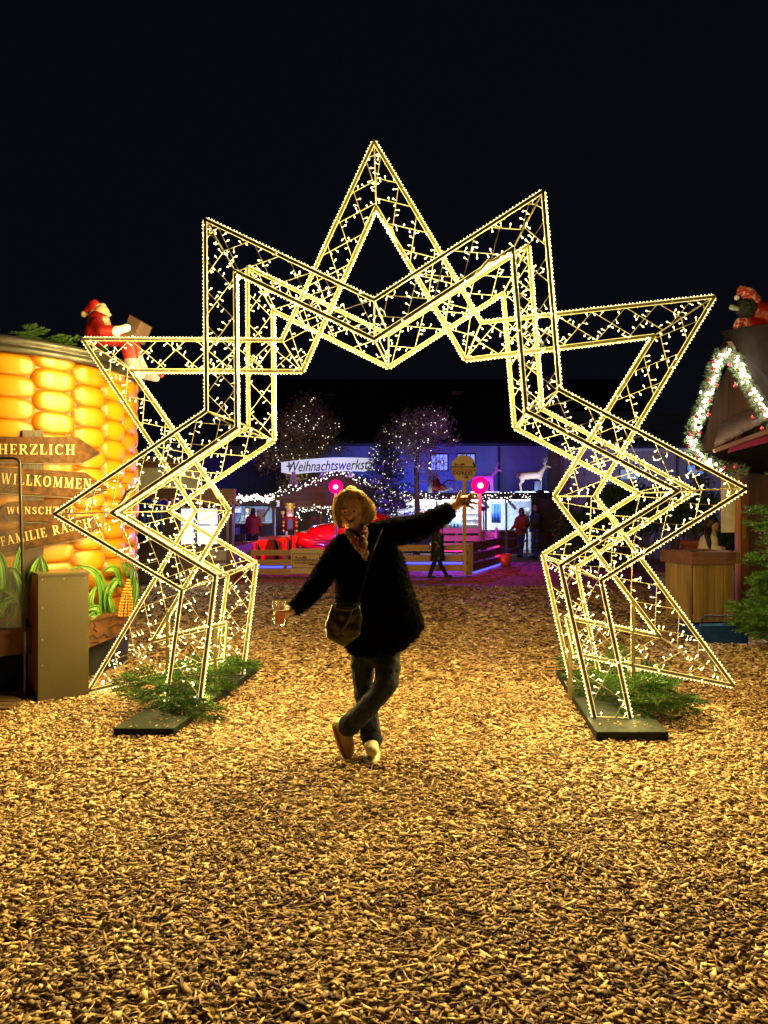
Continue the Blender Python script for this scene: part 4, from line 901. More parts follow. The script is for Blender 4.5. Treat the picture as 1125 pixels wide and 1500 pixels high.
person(G(785, 818), 1.76, mat('black_jacket', (.02, .02, .025), .6), M['jean'], M['h_dark'], 'person in black jacket and blue jeans standing behind the red jacket', R(-75), .1)
person(P(370, 812, 24.8) * Vector((1, 1, 0)) if False else Vector((P(371, 812, 24.6).x, 24.6, 0)), 1.62, mat('dark_red_jacket', (.3, .012, .03), .6), M['black_cl'], M['h_dark'], 'person in dark red jacket seen from behind at the drinks counter', R(170), 0, hood=True)
person(Vector((P(362, 790, 26.8).x, 26.8, 0)), 1.66, mat('grey_pullover', (.08, .1, .12), .6), M['black_cl'], M['h_dark'], 'person in dark pullover serving behind the drinks counter', R(10), 0)
kid = person(Vector((P(641, 0, 17.0).x, 17.0, 0)), 1.26, mat('black_puffer', (.014, .012, .012), .45), M['black_cl'], M['h_dark'], 'child in long black quilted coat walking past the wooden fence', R(100), .62, longcoat=True, armf=.05)

# ---- nutcracker
nk = thing('nutcracker', 'tall painted nutcracker statue with golden crown beside the workshop hut', 'statue', P(425, 800, 23.5))
YN = 23.5; q = lambda px, py, dy=0: P(px, py, YN + dy); gold = mat('gold_paint', (.75, .55, .08), .35, .2); sc_ = YN / F
light('SPOT', 'added_spot', P(430, 745, YN - 2.2), (1, .9, .7), 160, nk, .1, q(425, 765), 40)  # unseen spot, added to brighten the nutcracker
m = MB(); m.box(q(425, 798), (.5, .4, .5)); m.build('plinth', M['dark_wood'], nk)
m = MB(); 
for dx in (-4, 4): m.lathe([(0, 0), (.075, 0), (.08, .35), (.0, .38)], 12, q(425 + dx * .9, 785))
m.build('trousers', M['white'], nk, True)
m = MB(); m.lathe([(0, 0), (.19, 0), (.17, .25), (.2, .42), (.12, .46), (0, .46)], 16, q(425, 777.5)); m.build('tunic', M['red'], nk, True)
m = MB(); m.box(q(425, 768, -.17), (.16, .06, .3)); m.build('breast_panel', mat('navy_panel', (.02, .03, .10), .5), nk)
m = MB(); m.lathe([(0, 0), (.11, .0), (.12, .12), (.11, .25), (0, .26)], 14, q(425, 757)); m.build('head', M['skin_fig'], nk, True)
m = MB(); m.box(q(425, 754.5, -.12), (.15, .04, .09)); m.build('beard', M['white'], nk)
m = MB(); m.box(q(422.5, 748.5, -.12), (.03, .02, .03)); m.build('eye', M['frame_dark'], nk); m = MB(); m.box(q(427.5, 748.5, -.12), (.03, .02, .03)); m.build('eye', M['frame_dark'], nk)
m = MB(); m.box(q(425, 752.3, -.125), (.11, .025, .02)); m.build('moustache', M['frame_dark'], nk)
m = MB(); m.lathe([(.13, 0), (.12, .04), (.15, .14), (.17, .2), (.13, .2), (.0, .12)], 10, q(425, 746)); m.ball(q(425, 741), .04, 6, 5)
for k in range(6): a = k * math.pi / 3; m.ball(q(425, 742.5) + Vector((.14 * math.cos(a), .14 * math.sin(a), 0)), .03, 6, 4)
m.build('crown', gold, nk, True)
for s in (-1, 1):
    m = MB(); x = 425 + s * 9.5; m.tube([q(425 + s * 8, 761), q(x, 768), q(x, 776)], [.055, .05, .045], 8); m.ball(q(x - s * .5, 760.5), .07, 8, 5); m.build('arm', M['red'], nk, True)
    m = MB(); m.ball(q(x, 777.5), .05, 6, 5); m.tube([q(x, 769), q(x, 771)], .055, 8); m.tube([q(x, 764), q(x, 765.5)], .06, 8); m.build('cuff', gold, nk, True)
m = MB(); m.tube([q(414.5, 778), q(414.5, 751)], .02, 6); m.ball(q(414.5, 751), .065, 8, 6); m.build('sceptre', gold, nk, True)

# ---- red beacons and their poles
M['beacon'] = emit('red_beacon_lens', (1.0, .0, .10), 1.3); M['core'] = emit('beacon_core', (1, .42, .12), 6)
M['pole_blue'] = mat('grey_pole', (.35, .33, .4), .4)
def beacon(px, py, Y, pyb, label, rr=.17):
    c = P(px, py, Y); t = thing('beacon', label, 'signal lamp', (c.x, Y, 0))
    m = MB(); m.tube([(c.x, Y, max(0, P(px, pyb, Y).z)), (c.x, Y, c.z - rr * .8)], .045, 8); m.build('pole', M['pole_blue'], t)
    m = MB(); m.ball(c, rr, 16, 12, (1, .6, 1)); m.build('lens', M['beacon'], t, True)
    m = MB(); m.ball(c + Vector((0, -rr * .55, -.01)), rr * .34, 10, 8, (1, .5, .9)); m.build('lamp', M['core'], t, True)
    light('POINT', 'beacon_light', c + Vector((0, -.35, 0)), (1, .04, .1), 110, t, .1); return t
beacon(703, 711, 19.2, 842, 'glowing red beacon on a thin pole right of the round express sign', .22)
beacon(492, 713, 19.2, 842, 'glowing red beacon partly behind the blonde head', .18)
beacon(738, 851 - 851 + 1000, 30, 1010, 'x', .01) if False else None

# ---- round express sign
ps = thing('round_sign', 'round wooden disc sign on a post reading WINTERWORLD EXPRESS', 'sign', (P(679, 700, 17.6).x, 17.6, 0))
M['pale_wood'] = wood('pale_plank', (.85, .60, .36), (.68, .45, .25), 'x', 5)
YP = 17.6; c = P(679, 686, YP)
m = MB(); m.box((c.x + .02, YP, 1.2), (.085, .06, 2.35)); m.build('post', wood('pale_post', (.75, .48, .22), (.6, .36, .16), 'z', 5), ps)
n = 48; ring = []
for k in range(n):
    a = 2 * math.pi * k / n; r_ = .30 * (1 + .02 * math.sin(5 * a) - (.10 if k in (2, 3, 4, 11) else 0)); ring.append(c + Vector((r_ * math.cos(a), -.06, r_ * 1.04 * math.sin(a))))
m = MB(); m.prism(ring, (0, .03, 0)); m.build('disc', M['pale_wood'], ps)
yy = YP - .07
text_mb('WINTERWORLD', .082, .01, face_cam((c.x - .0, yy, c.z + .02)), .001).build('lettering', M['crack'], ps)
text_mb('WINTERWORLD', .075, .01, face_cam((c.x - .02, yy, c.z - .045)), .001).build('lettering', mat('red_ink', (.45, .03, .02), .5), ps)
text_mb('EXPRESS', .125, .01, face_cam((c.x - .03, yy, c.z - .125)), .002).build('lettering', M['crack'], ps)
m = MB(); m.box((c.x - .09, yy, c.z + .075), (.24, .01, .02)); m.box((c.x - .03, yy, c.z + .098), (.07, .01, .03)); m.box((c.x - .19, yy, c.z + .1), (.04, .01, .03)); m.build('sleigh_mark', M['red'], ps)
m = MB(); m.box((c.x + .06, yy, c.z - .215), (.09, .01, .045)); m.box((c.x + .08, yy, c.z - .19), (.03, .01, .04)); m.build('red_mark', M['red'], ps)
m = MB(); 
for dx, dz in ((.22, .12), (.235, .09), (.245, .06), (.25, .03), (.06, .29), (.26, -.05)): m.box((c.x + dx, yy, c.z + dz), (.035, .01, .03))
m.build('bark_patch', M['crack'], ps)

# ---- fences of the ride
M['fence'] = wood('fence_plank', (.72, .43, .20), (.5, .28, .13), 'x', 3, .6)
M['fence_post'] = wood('fence_post_wood', (.45, .28, .14), (.3, .18, .08), 'z', 3, .6)
def fence(a, b, zs, h, label, posts=2, mt=None, name='plank_fence', dz=0):
    a, b = Vector(a), Vector(b); t = thing(name, label, 'fence', (a.x, a.y, 0)); mt = mt or M['fence']; d = (b - a); L = d.length; u = d.normalized(); nn = Vector((-u.y, u.x, 0))
    for z in zs:
        m = MB(); o_ = random.uniform(-.01, .01); m.bar(a + Vector((0, 0, z + o_ + dz)) - nn * .03, b + Vector((0, 0, z - o_ + dz)) - nn * .03, Vector((0, 0, 1)), h, .025); m.build('plank', mt, t)
    for k in range(posts):
        p = a + d * (k / max(1, posts - 1)); m = MB(); m.box(p + Vector((0, 0, (zs[-1] + h / 2 + dz) / 2)) + nn * .02, (.09, .07, zs[-1] + h / 2 + dz)); m.build('post', M['fence_post'], t)
    return t
Y1 = 17.6
g1 = Vector((P(352, 800, Y1).x, Y1, 0)); g2 = Vector((P(484, 800, Y1).x, Y1, 0))
fence(g1, g2, (.11, .32, .55), .135, 'pale three-plank wooden fence in front of the red train, left of the woman', 3)
g3 = Vector((P(484, 800, Y1).x + .1, Y1, 0)); g4 = Vector((P(686, 800, Y1 + .3).x, Y1 + .3, 0)); 
fence(g3, g4, (.17, .40, .65), .145, 'pale three-plank wooden fence behind the walking child', 3)
g5 = Vector((P(730, 800, 20.8).x, 20.8, 0))
fence(g4 + Vector((.08, .03, 0)), g5, (.17, .42, .68), .2, 'dark angled end of the plank fence right of the sign post', 2, wood('shaded_plank', (.22, .12, .09), (.14, .08, .06), 'x', 3))  # shade on this fence end is put into the plank colour
fence((P(636, 0, 23).x, 23.4, 0), (P(704, 0, 23.2).x, 23.4, 0), (.45, .68, .92), .17, 'violet-lit rear fence of the ride between stall and sign post', 3)
fence((P(704, 0, 23.2).x + .08, 23.4, 0), (P(727, 0, 21.2).x, 21.2, 0), (.45, .66, .85), .17, 'pink-lit short fence section right of the beacon pole', 2)
fence((P(333, 0, 19).x, 19.0, 0), (P(378, 0, 21).x, 22, 0), (.35, .52), .2, 'blue-lit low rail of the ride at its left end', 2)
fence((P(378, 0, 22).x + .08, 22, 0), (P(452, 0, 24).x, 25, 0), (.50, .68), .2, 'blue and red lit low rail below the nutcracker', 3)
# sign panel hung on the fence
fp = thing('fence_sign', 'pale wooden board with WINTERWORLD logo on the fence left of the woman', 'sign', P(449, 822, 17.5))
YF = Y1 - .09
wall_box('board', 426, 803.5, 473, 840.5, YF - .03, .03, M['pale_wood'], fp)
for (x0, y0, x1, y1) in ((429, 811, 468, 811.8), (429, 831.4, 468, 832.2), (428.4, 811, 429.2, 832), (467.4, 811, 468.2, 832)): wall_box('border', x0, y0, x1, y1, YF - .045, .012, M['dark_wood'], fp)
text_mb('WINTERWORLD', .074, .01, face_cam(P(448.5, 821, YF - .045)), .001).build('lettering', M['crack'], fp)
text_mb('WINTERWORLD', .070, .01, face_cam(P(447.5, 825, YF - .045)), .001).build('lettering', M['red'], fp)
m = MB(); m.box(P(441, 817.3, YF - .045), (.26, .01, .02)); m.box(P(446, 816, YF - .045), (.09, .01, .03)); m.box(P(434, 816, YF - .045), (.04, .01, .03)); m.build('sleigh_mark', M['red'], fp)
m = MB(); m.box(P(457, 827, YF - .045), (.14, .01, .02)); m.build('mark', M['crack'], fp)

# ---- red ride car and the little train
M['car_red'] = mat('car_red_paint', (.42, .010, .010), .25, 0, (.36, .008, .008), 2, coat=.5)
M['chrome'] = mat('chrome', (.7, .7, .72), .15, .95)
YCa = 20.5
car = thing('ride_car', 'glossy red vintage style ride car with round hood and headlight behind the woman', 'ride car', (P(500, 0, YCa).x, YCa, 0))
def ring(px, pz0, pz1, w, Y, n=20):   # vertical cross-section at a given length station
    x = P(px, 0, Y).x; z0, z1 = P(0, pz1, Y).z, P(0, pz0, Y).z; out = []
    for k in range(n):
        a = 2 * math.pi * k / n; c_, s_ = math.cos(a), math.sin(a); out.append(Vector((x, Y + w * math.copysign(abs(c_) ** .7, c_), (z0 + z1) / 2 + (z1 - z0) / 2 * math.copysign(abs(s_) ** .7, s_))))
    return out
m = MB(); m.loft([ring(446, 788, 800, .15, YCa), ring(449, 779, 803, .42, YCa), ring(456, 772, 804, .5, YCa), ring(470, 767.5, 804, .55, YCa), ring(490, 764.5, 804, .58, YCa), ring(515, 763, 804, .6, YCa), ring(545, 762, 804, .62, YCa)]); o = m.build('hood', M['car_red'], car, True)
m = MB(); m.loft([ring(530, 762, 806, .6, YCa), ring(538, 755, 806, .6, YCa), ring(552, 751, 806, .6, YCa), ring(572, 755, 806, .6, YCa), ring(586, 776, 806, .55, YCa), ring(590, 790, 804, .4, YCa)]); m.build('cabin', M['car_red'], car, True)
m = MB(); m.prism([P(520, 762, YCa - .5), P(534, 748, YCa - .45), P(536, 748, YCa - .45), P(523, 763, YCa - .5)], (0, 1.0, 0)); m.build('windscreen', mat('dark_glass', (.02, .03, .12), .1), car)
for s in (-1, 1):
    yc = YCa + s * .5
    m = MB(); m.loft([[Vector((P(px, 0, YCa).x, yc + .17 * math.cos(a) * k2, P(0, py, YCa).z + .17 * k2 * math.sin(a) * 1.1)) for a in np.linspace(0, 2 * math.pi, 13)[:-1]] for px, py, k2 in ((434, 789, .3), (437, 788, .9), (446, 789, 1.1), (462, 793, 1.25), (480, 798, 1.0), (492, 801, .5))]); m.build('fender', M['car_red'], car, True)
    m = MB(); c = Vector((P(434, 0, YCa).x, yc, P(0, 788, YCa).z)); m.ball(c + Vector((-.02, 0, 0)), .10, 12, 8, (.6, 1, 1)); h_ = m.build('headlight', M['chrome'], car, True)
    m = MB(); m.ball(c + Vector((-.05, -.03, 0)), .075, 10, 8, (.6, 1, 1)); m.build('lens', mat('headlight_glass', (.6, .3, .4), .1), h_, True)
    m = MB(); cc = Vector((P(462, 0, YCa).x, YCa + s * .55, .28)); m.tube([cc - Vector((0, .08, 0)), cc + Vector((0, .08, 0))], .26, 20); m.build('wheel', M['frame_dark'], car, True)
for k, py in enumerate((790, 794, 798)):
    m = MB(); m.tube([P(446, py, YCa - .60), P(462, py + 1, YCa - .72), P(482, py + 1.5, YCa - .72), P(500, py + 2, YCa - .66)], .016, 5); m.build('trim_line', M['frame_dark'], car, True)
m = MB(); m.tube([P(440, 801, YCa - .5), P(437, 801, YCa), P(440, 801, YCa + .5)], .05, 8); m.build('bumper', M['chrome'], car, True)
for k, (px, w) in enumerate(((367, 23), (398, 12), (418, 10))):
    Y = 19.0 + k * .5; x = P(px, 0, Y).x; s_ = Y / F; wg = thing('train_wagon', ['foremost red train wagon with wide flat panel at the left end', 'middle red train wagon with square panel behind the fence', 'red train wagon next to the red car'][k], 'train wagon', (x, Y, 0))
    zt = [P(0, 796, Y).z, P(0, 793, Y).z, P(0, 790, Y).z][k]
    m = MB(); m.box((x, Y, (zt + .12) / 2 + .05), (w * s_ + .1, .8, zt - .12)); m.build('tub', mat('dark_tub', (.05, .01, .02), .4), wg)
    m = MB(); m.box((x, Y - .43, (zt + .22) / 2 + .06), (w * s_, .03, zt - .28)); m.build('side_panel', M['car_red'], wg)
    m = MB(); xx = x + w * s_ / 2 + .17; m.prism([Vector((xx - .13, Y - .4, zt + .1)), Vector((xx + .13, Y - .4, zt + .1)), Vector((xx + .05, Y - .4, zt - .12)), Vector((xx + .04, Y - .4, .2)), Vector((xx - .04, Y - .4, .2)), Vector((xx - .05, Y - .4, zt - .12))], (0, .6, 0)); m.build('seat_back', M['car_red'], wg)
    for s in (-1, 1):
        m = MB(); m.tube([(x + s * .16, Y - .46, .13), (x + s * .16, Y + .46, .13)], .12, 14); m.build('wheel', M['frame_dark'], wg, True)
# unseen flood lamps added for the ride: red train, blue and violet floor
def ground_flood(p, tgt, c, pw, label, spot=80):
    p = Vector(p); t = thing('added_floodlight', label, 'added_floodlight', (p.x, p.y, 0)); m = MB(); m.box(p, (.16, .10, .14)); m.build('lamp_housing', M['frame_dark'], t); m = MB(); m.tube([(p.x, p.y, 0), p], .02, 6); m.build('stand', M['frame_dark'], t)
    d = (Vector(tgt) - p).normalized(); light('SPOT', 'added_flood_beam', p + d * .13, c, pw, t, .05, tgt, spot, .7)
ground_flood((-2.3, 18.6, 1.0), (-1.9, 20.5, .8), (1, .02, .02), 150, 'small added flood lamp on a stand between fence and red car', 120)
ground_flood((-3.4, 18.0, .9), (-3.0, 19.5, .7), (1, .02, .03), 120, 'small added flood lamp on a stand before the red wagons', 130)
ground_flood((-1.2, 18.6, .6), (-1.6, 20.4, .9), (.08, .1, 1), 160, 'small added flood lamp low beside the red car nose', 60)
ground_flood((-4.2, 19.2, .9), (-3.4, 24, .5), (.03, .06, 1), 300, 'small added flood lamp at the left end of the ride', 100)
ground_flood((.9, 19.3, .55), (2.2, 23, .5), (.12, .05, 1), 500, 'small added flood lamp between fence and rear rail', 120)
ground_flood((2.6, 19.6, .5), (3.2, 23, .6), (1, .02, .4), 180, 'small added flood lamp beside the beacon pole', 80)
ground_flood((3.0, 22.6, 1.6), (4.0, 20.3, 0), (.40, .02, 1), 230, 'small added flood lamp on the rear rail aimed at the walkway', 130)
ground_flood((1.6, 20.6, 1.2), (.8, 19.2, 0), (.08, .05, 1), 300, 'small added flood lamp over the ride floor', 150)
ground_flood((-2.0, 21.6, 1.3), (-2.2, 20.4, 0), (.1, .05, 1), 200, 'small added flood lamp behind the red car', 150)
M['blue_strip'] = emit('blue_led_strip', (.05, .07, 1.0), 3.0); M['pink_strip'] = emit('pink_led_strip', (1.0, .03, .35), 2.0)
for a, b, mt, lb in (((g1.x + .1, 18.3, .16), (g2.x - .6, 18.3, .16), M['blue_strip'], 'blue glowing light strip low behind the left fence'), ((P(590, 0, 18.4).x, 18.5, .24), (P(684, 0, 18.4).x, 18.5, .24), M['blue_strip'], 'blue glowing light strip low behind the fence by the child'),
                     ((P(640, 0, 18.6).x, 18.7, .54), (P(684, 0, 18.4).x, 18.7, .54), M['pink_strip'], 'pink glowing light strip behind the fence by the sign post'), ((g4.x + .1, Y1 + .35, .05), (g5.x + .05, g5.y + .02, .05), M['blue_strip'], 'blue glowing light strip under the angled fence end'),
                     ((g1.x + .6, 18.3, .23), (g2.x, 18.5, .215), M['pink_strip'], 'pink glowing light strip low behind the left fence')):
    m = MB(); m.bar(a, b, Vector((0, 0, 1)), .05, .03); o = m.build('light_strip', mt, None, label=lb); o['category'] = 'light strip'
# posts with rope and orange basket
t = thing('rope_barrier', 'violet lit rope barrier running from the fence end to the stall', 'barrier', (P(727, 0, 21).x, 21, 0))
for px, Y in ((727, 21), (772, 25)): m = MB(); a = P(px, 766, Y); m.tube([(a.x, Y, 0), (a.x, Y, 1.0)], .035, 8); m.ball((a.x, Y, 1.02), .05, 8, 6); m.build('post', M['pole_blue'], t, True)
for z in (.9, .6):
    A = Vector((P(727, 0, 21).x, 21, z)); B = Vector((P(772, 0, 25).x, 25, z)); m = MB(); m.tube([A.lerp(B, u) - Vector((0, 0, .22 * 4 * u * (1 - u))) for u in np.linspace(0, 1, 11)], .02, 6); m.build('rope', M['pole_blue'], t, True)
b0 = G(739, 829); m = MB(); m.lathe([(0, 0), (.16, 0), (.19, .34), (.175, .34), (.15, .02), (0, .02)], 16, b0)
o = m.build('basket', mat('orange_bucket', (.7, .12, .02), .5), None, True, label='orange bucket on the violet lit ground beside the fence end'); o['category'] = 'bucket'

# ================================================================== trees with lights
def bare_tree(base, h, crown_c, crown_r, label, seed, leaves, nbulb, lm, br=.028, squash=.8):
    r_ = random.Random(seed); t = thing('lit_tree', label, 'tree', base); tr = MB(); lf = MB(); ends = []
    base = Vector(base); c = Vector(crown_c)
    def grow(p, d, L, r, lv):
        n = 3; pts = [p]
        for i in range(n): d = (d + Vector((r_.gauss(0, .16), r_.gauss(0, .16), r_.gauss(0.03, .12)))).normalized(); pts.append(pts[-1] + d * L / n)
        tr.tube(pts, [r * (1 - .35 * i / n) for i in range(n + 1)], 5 if lv < 3 else 3, False)
        for q in pts[1:]: ends.append((q, lv))
        if lv >= 5 or L < .12: return
        for k in range(r_.choice((2, 3)) if lv else 5):
            a = r_.uniform(0, 2 * math.pi); dd = (d * .75 + Vector((math.cos(a), math.sin(a), r_.uniform(-.1, .55))) * (.75 if lv else .7)).normalized(); grow(pts[-1] if k else pts[-2], dd, L * r_.uniform(.62, .82), r * .58, lv + 1)
    th = max(.6, c.z - base.z - crown_r * .55)
    tr.tube([base, base + Vector((.03, 0, th * .5)), base + Vector((0, 0, th))], [.12, .10, .085], 8)
    grow(base + Vector((0, 0, th)), Vector((0, 0, 1)), crown_r * .60, .07, 0)
    tr.build('trunk', M['bark'], t, True)
    pts = [p for p, lv in ends if lv >= 2 and (p - c).length < crown_r * 1.3]
    cl = [c + Vector([a * b for a, b in zip(Vector((r_.gauss(0, 1), r_.gauss(0, 1), r_.gauss(0, 1))).normalized() * r_.random() ** .4 * crown_r, (1.0, .9, .85))]) for _ in range(60)]
    pts = pts + cl * max(1, len(pts) // 90)
    for _ in range(leaves):
        p = r_.choice(pts) + Vector((r_.gauss(0, .17), r_.gauss(0, .17), r_.gauss(0, .17))); a = Vector((r_.gauss(0, 1), r_.gauss(0, 1), r_.gauss(0, 1))).normalized(); b = a.orthogonal().normalized(); s = r_.uniform(.035, .075)
        lf.add([p - a * s, p + b * s * .5, p + a * s, p - b * s * .5], [(0, 1, 2, 3)])
    lf.build('crown', lm, t, kind='stuff')
    m = MB()
    for _ in range(nbulb):
        p = r_.choice(pts) + Vector((r_.gauss(0, .06), r_.gauss(0, .06), r_.gauss(0, .06))); m.octa(p, br * r_.uniform(.6, 1.2))
    m.build('fairy_lights', M['white_led'], t, kind='stuff')
    return t
brown_leaf = mat('brown_leaves', (.22, .16, .09), .7, 0, (.12, .08, .05), 5); grey_leaf = mat('greyish_twigs', (.34, .27, .26), .7, 0, (.2, .15, .16), 5)
bt = bare_tree((P(436, 0, 28.5).x, 28.5, 0), 5, P(434, 668, 28.5), 1.75, 'broad leafy tree strung with white lights left of the workshop sign', 21, 15000, 330, brown_leaf, .020)
light('POINT', 'tree_light_glow', P(440, 690, 27.2), (1, .85, .65), 30, bt, .5)
bt = bare_tree((P(610, 0, 26.8).x, 26.8, 0), 5, P(612, 655, 26.8), 1.35, 'bare twiggy tree with white lights right of the conifer', 8, 7000, 170, grey_leaf, .020)
light('POINT', 'tree_light_glow', P(612, 700, 25.8), (.8, .75, 1), 26, bt, .4)
def conifer(base, h, rad, label, seed, nbr, nm, needle, nb=0, lean=0, tri=True, cat='conifer'):
    r_ = random.Random(seed); base = Vector(base); t = thing('conifer', label, 'conifer', base); tr = MB(); nd = MB()
    tr.tube([base, base + Vector((0, 0, h))], [.07 * h / 3, .008], 7); tips = []
    for i in range(nbr):
        u = (i + r_.random()) / nbr; z = h * (.06 + .92 * u); L = rad * (1 - u) ** .85 * r_.uniform(.75, 1.12) + .06; a = i * 2.4 + r_.uniform(-.3, .3)
        d = Vector((math.cos(a), math.sin(a), .25 - .35 * (1 - u))); s = base + Vector((0, 0, z)); mid = s + d * L * .55; e = s + d * L + Vector((0, 0, .10 * L)); tr.tube([s, mid, e], [.014 * (1 - u) + .004, .006, .003], 4, False)
        side = Vector((-d.y, d.x, 0)).normalized()
        for k in range(int(needle * L / rad) + 5):
            v = r_.random() ** .8; p = s.lerp(mid, v * 2) if v < .5 else mid.lerp(e, v * 2 - 1); w = L * .38 * (1 - v * .75)
            p = p + side * r_.uniform(-w, w) + Vector((0, 0, r_.gauss(0, .02) - .03)); dd = (d * r_.uniform(.3, 1) + side * r_.uniform(-.8, .8) + Vector((0, 0, r_.uniform(-.2, .5)))).normalized(); s_ = dd.cross(Vector((0, 0, 1))).normalized() * .012 * rad; l = .085 * (rad ** .5) * r_.uniform(.7, 1.2)
            nd.add([p - s_, p + s_, p + dd * l], [(0, 1, 2)])
            if r_.random() < .1: tips.append(p)
    tr.build('trunk', M['bark'], t, True); nd.build('crown', nm, t, kind='stuff')
    if nb:
        m = MB()
        for _ in range(nb): m.octa(r_.choice(tips) + Vector((0, 0, .02)), .017 * r_.uniform(.6, 1.2))
        m.build('fairy_lights', M['white_led'], t, kind='stuff')
    return t
cf = conifer((P(564, 0, 24.5).x, 24.5, 0), 4.45, 1.5, 'tall slim conifer covered in white lights and violet glow behind the woman', 3, 190, mat('spruce_needles', (.07, .11, .08), .6, 0, (.04, .07, .06), 5), 330, 420)
ground_flood((-.9, 22.9, .6), (P(560, 0, 24.5).x, 24.5, 2.2), (.16, .07, 1), 700, 'small added flood lamp at the left foot of the conifer', 100)  # this lamp and the next are unseen, added for the conifer's violet glow
ground_flood((.9, 22.8, .6), (P(566, 0, 24.5).x, 24.5, 2.0), (.34, .05, .95), 550, 'small added flood lamp at the right foot of the conifer', 100)

# ================================================================== RIGHT: ribbed hall, hut with garland, bin, tree
rh = thing('ribbed_hall', 'low building with dark blue ribbed roof and lilac wall behind the arch', 'building', (11, 24, 0))
YR = 24.0
wall_box('wall', 826, 661, 1140, 770, YR, .4, mat('lilac_wall', (.20, .19, .25), .8), rh, True)
wall_box('eave', 822, 657, 1140, 661.5, YR - .3, .1, mat('eave_white', (.3, .3, .4), .5), rh)
M['ribroof'] = mat('ribbed_roof_metal', (.10, .13, .26), .45, .3, (.08, .10, .2), 3)
for i in range(15):
    y0 = 656 - i * 3.6; A = P(822, y0, YR - .3 + i * .22); B = P(1140, y0, YR - .3 + i * .22)
    m = MB(); m.prism([A, B, B + Vector((0, .10, .075)), A + Vector((0, .10, .075))], (0, .02, -.03)); m.build('roof_rib', M['ribroof'], rh)
m = MB(); A = P(822, 657, YR - .25); B = P(1140, 657, YR - .25); C_ = P(1140, 604, YR + 3); D_ = P(822, 604, YR + 3); m.prism([A, B, C_, D_], (0, .1, -.1)); m.build('roof', M['roof_dark'], rh)
for x0, x1, y0, y1 in ((908, 936, 687, 703), (1006, 1032, 681, 695)):
    f = wall_box('window', x0, y0, x1, y1, YR - .06, .05, M['frame_dark'], rh); n = 4; w = (x1 - x0 - 2) / n
    for i in range(n):
        for j in range(2): wall_box('pane', x0 + 1 + w * i + .3, y0 + 1 + j * (y1 - y0 - 1.5) / 2, x0 + 1 + w * (i + 1) - .3, y0 + .6 + (j + 1) * (y1 - y0 - 1.5) / 2, YR - .09, .02, M['win_dim'] if x0 < 1000 else emit('blue_window', (.12, .3, .75), .6), f)
m = MB(); m.tube([P(992, 661, YR - .1), P(992, 760, YR - .1)], .04, 6); m.build('downpipe', M['frame_dark'], rh)
flood(985, 735, 19.5, (.5, .5, .85), 420, P(985, 640, YR), 'small dark added flood lamp before the lilac wall', .1, 110)  # added lamp, unseen; it brightens the ribbed roof
bf = thing('board_fence', 'dark blue fence of upright boards in front of the ribbed building', 'fence', (P(890, 0, 20).x, 20, 0))
for i in range(16):
    x = 862 + i * 4.6; a = P(x, 709 + random.uniform(-1, 1), 20); m = MB(); m.box((a.x, 20, a.z / 2), (4.2 * 20 / F, .04, a.z)); m.build('plank', mat('blue_board', (.03, .05, .11), .7) if i == 0 else bpy.data.materials['blue_board'], bf)
def shrub(px, py, rx, rz_, Y, n, mt, label, seed, leaf=.05):
    c = P(px, py, Y); r_ = random.Random(seed); t = thing('shrub', label, 'shrub', (c.x, c.y, 0)); m = MB(); st = MB(); cl = [Vector((r_.gauss(0, .5), r_.gauss(0, .5), r_.gauss(0, .5))) for _ in range(14)]
    for _ in range(n):
        k = r_.choice(cl); d = Vector((k.x + r_.gauss(0, .22), k.y + r_.gauss(0, .22), k.z + r_.gauss(0, .22))); p = c + Vector((d.x * rx, d.y * rx, d.z * rz_)); a = Vector((r_.gauss(0, 1), r_.gauss(0, 1), r_.gauss(0, 1))).normalized(); b = a.orthogonal().normalized(); s = leaf * r_.uniform(.6, 1.3)
        if p.z > .03: m.add([p - a * s, p + b * s * .45, p + a * s, p - b * s * .45], [(0, 1, 2, 3)])
    for k in cl: st.tube([(c.x, c.y, 0), (c.x + k.x * rx * .5, c.y, c.z * .6), (c.x + k.x * rx, c.y + k.y * rx, c.z + k.z * rz_)], [.02, .013, .006], 5, False)
    st.build('stems', M['bark'], t); m.build('foliage', mt, t, kind='stuff'); return t
M['bush'] = mat('dark_bush_leaves', (.06, .10, .035), .5, 0, (.03, .05, .02), 6)
shrub(835, 775, .42, .5, 17.5, 3200, M['bush'], 'dark leafy bush beside the mauve stall door behind the right arch leg', 4)
shrub(905, 755, .55, .45, 17, 3000, M['bush'], 'dark bush before the blue board fence', 5)
shrub(945, 745, .7, .5, 16.5, 3200, M['bush'], 'wide dark bush below the teal window', 6)
shrub(990, 742, .55, .5, 15.5, 2800, M['bush'], 'dark bush behind the seated woman in the white coat', 7)
shrub(1020, 755, .42, .42, 14.6, 2600, M['bush'], 'dark plant growing in the reddish pot', 8)
shrub(1072, 790, .3, .3, 14.2, 1500, M['bush'], 'small dark plant right of the seated woman', 9)
shrub(833, 690, .35, .7, 22, 500, grey_leaf, 'bare pale twiggy bush beside the wooden cladding of the hall', 10, .03)
cp = P(1016, 800, 14.4); m = MB(); m.lathe([(0, 0), (.17, 0), (.22, .72), (.25, .74), (.25, .82), (.20, .82), (.18, .7), (0, .68)], 20, (cp.x, 14.4, .14))
m.lathe([(0, 0), (.2, 0), (.2, .14), (0, .14)], 16, (cp.x, 14.4, 0)); o = m.build('plant_pot', mat('reddish_pot', (.35, .08, .07), .6), None, True, label='reddish plant pot left of the seated woman'); o['category'] = 'pot'
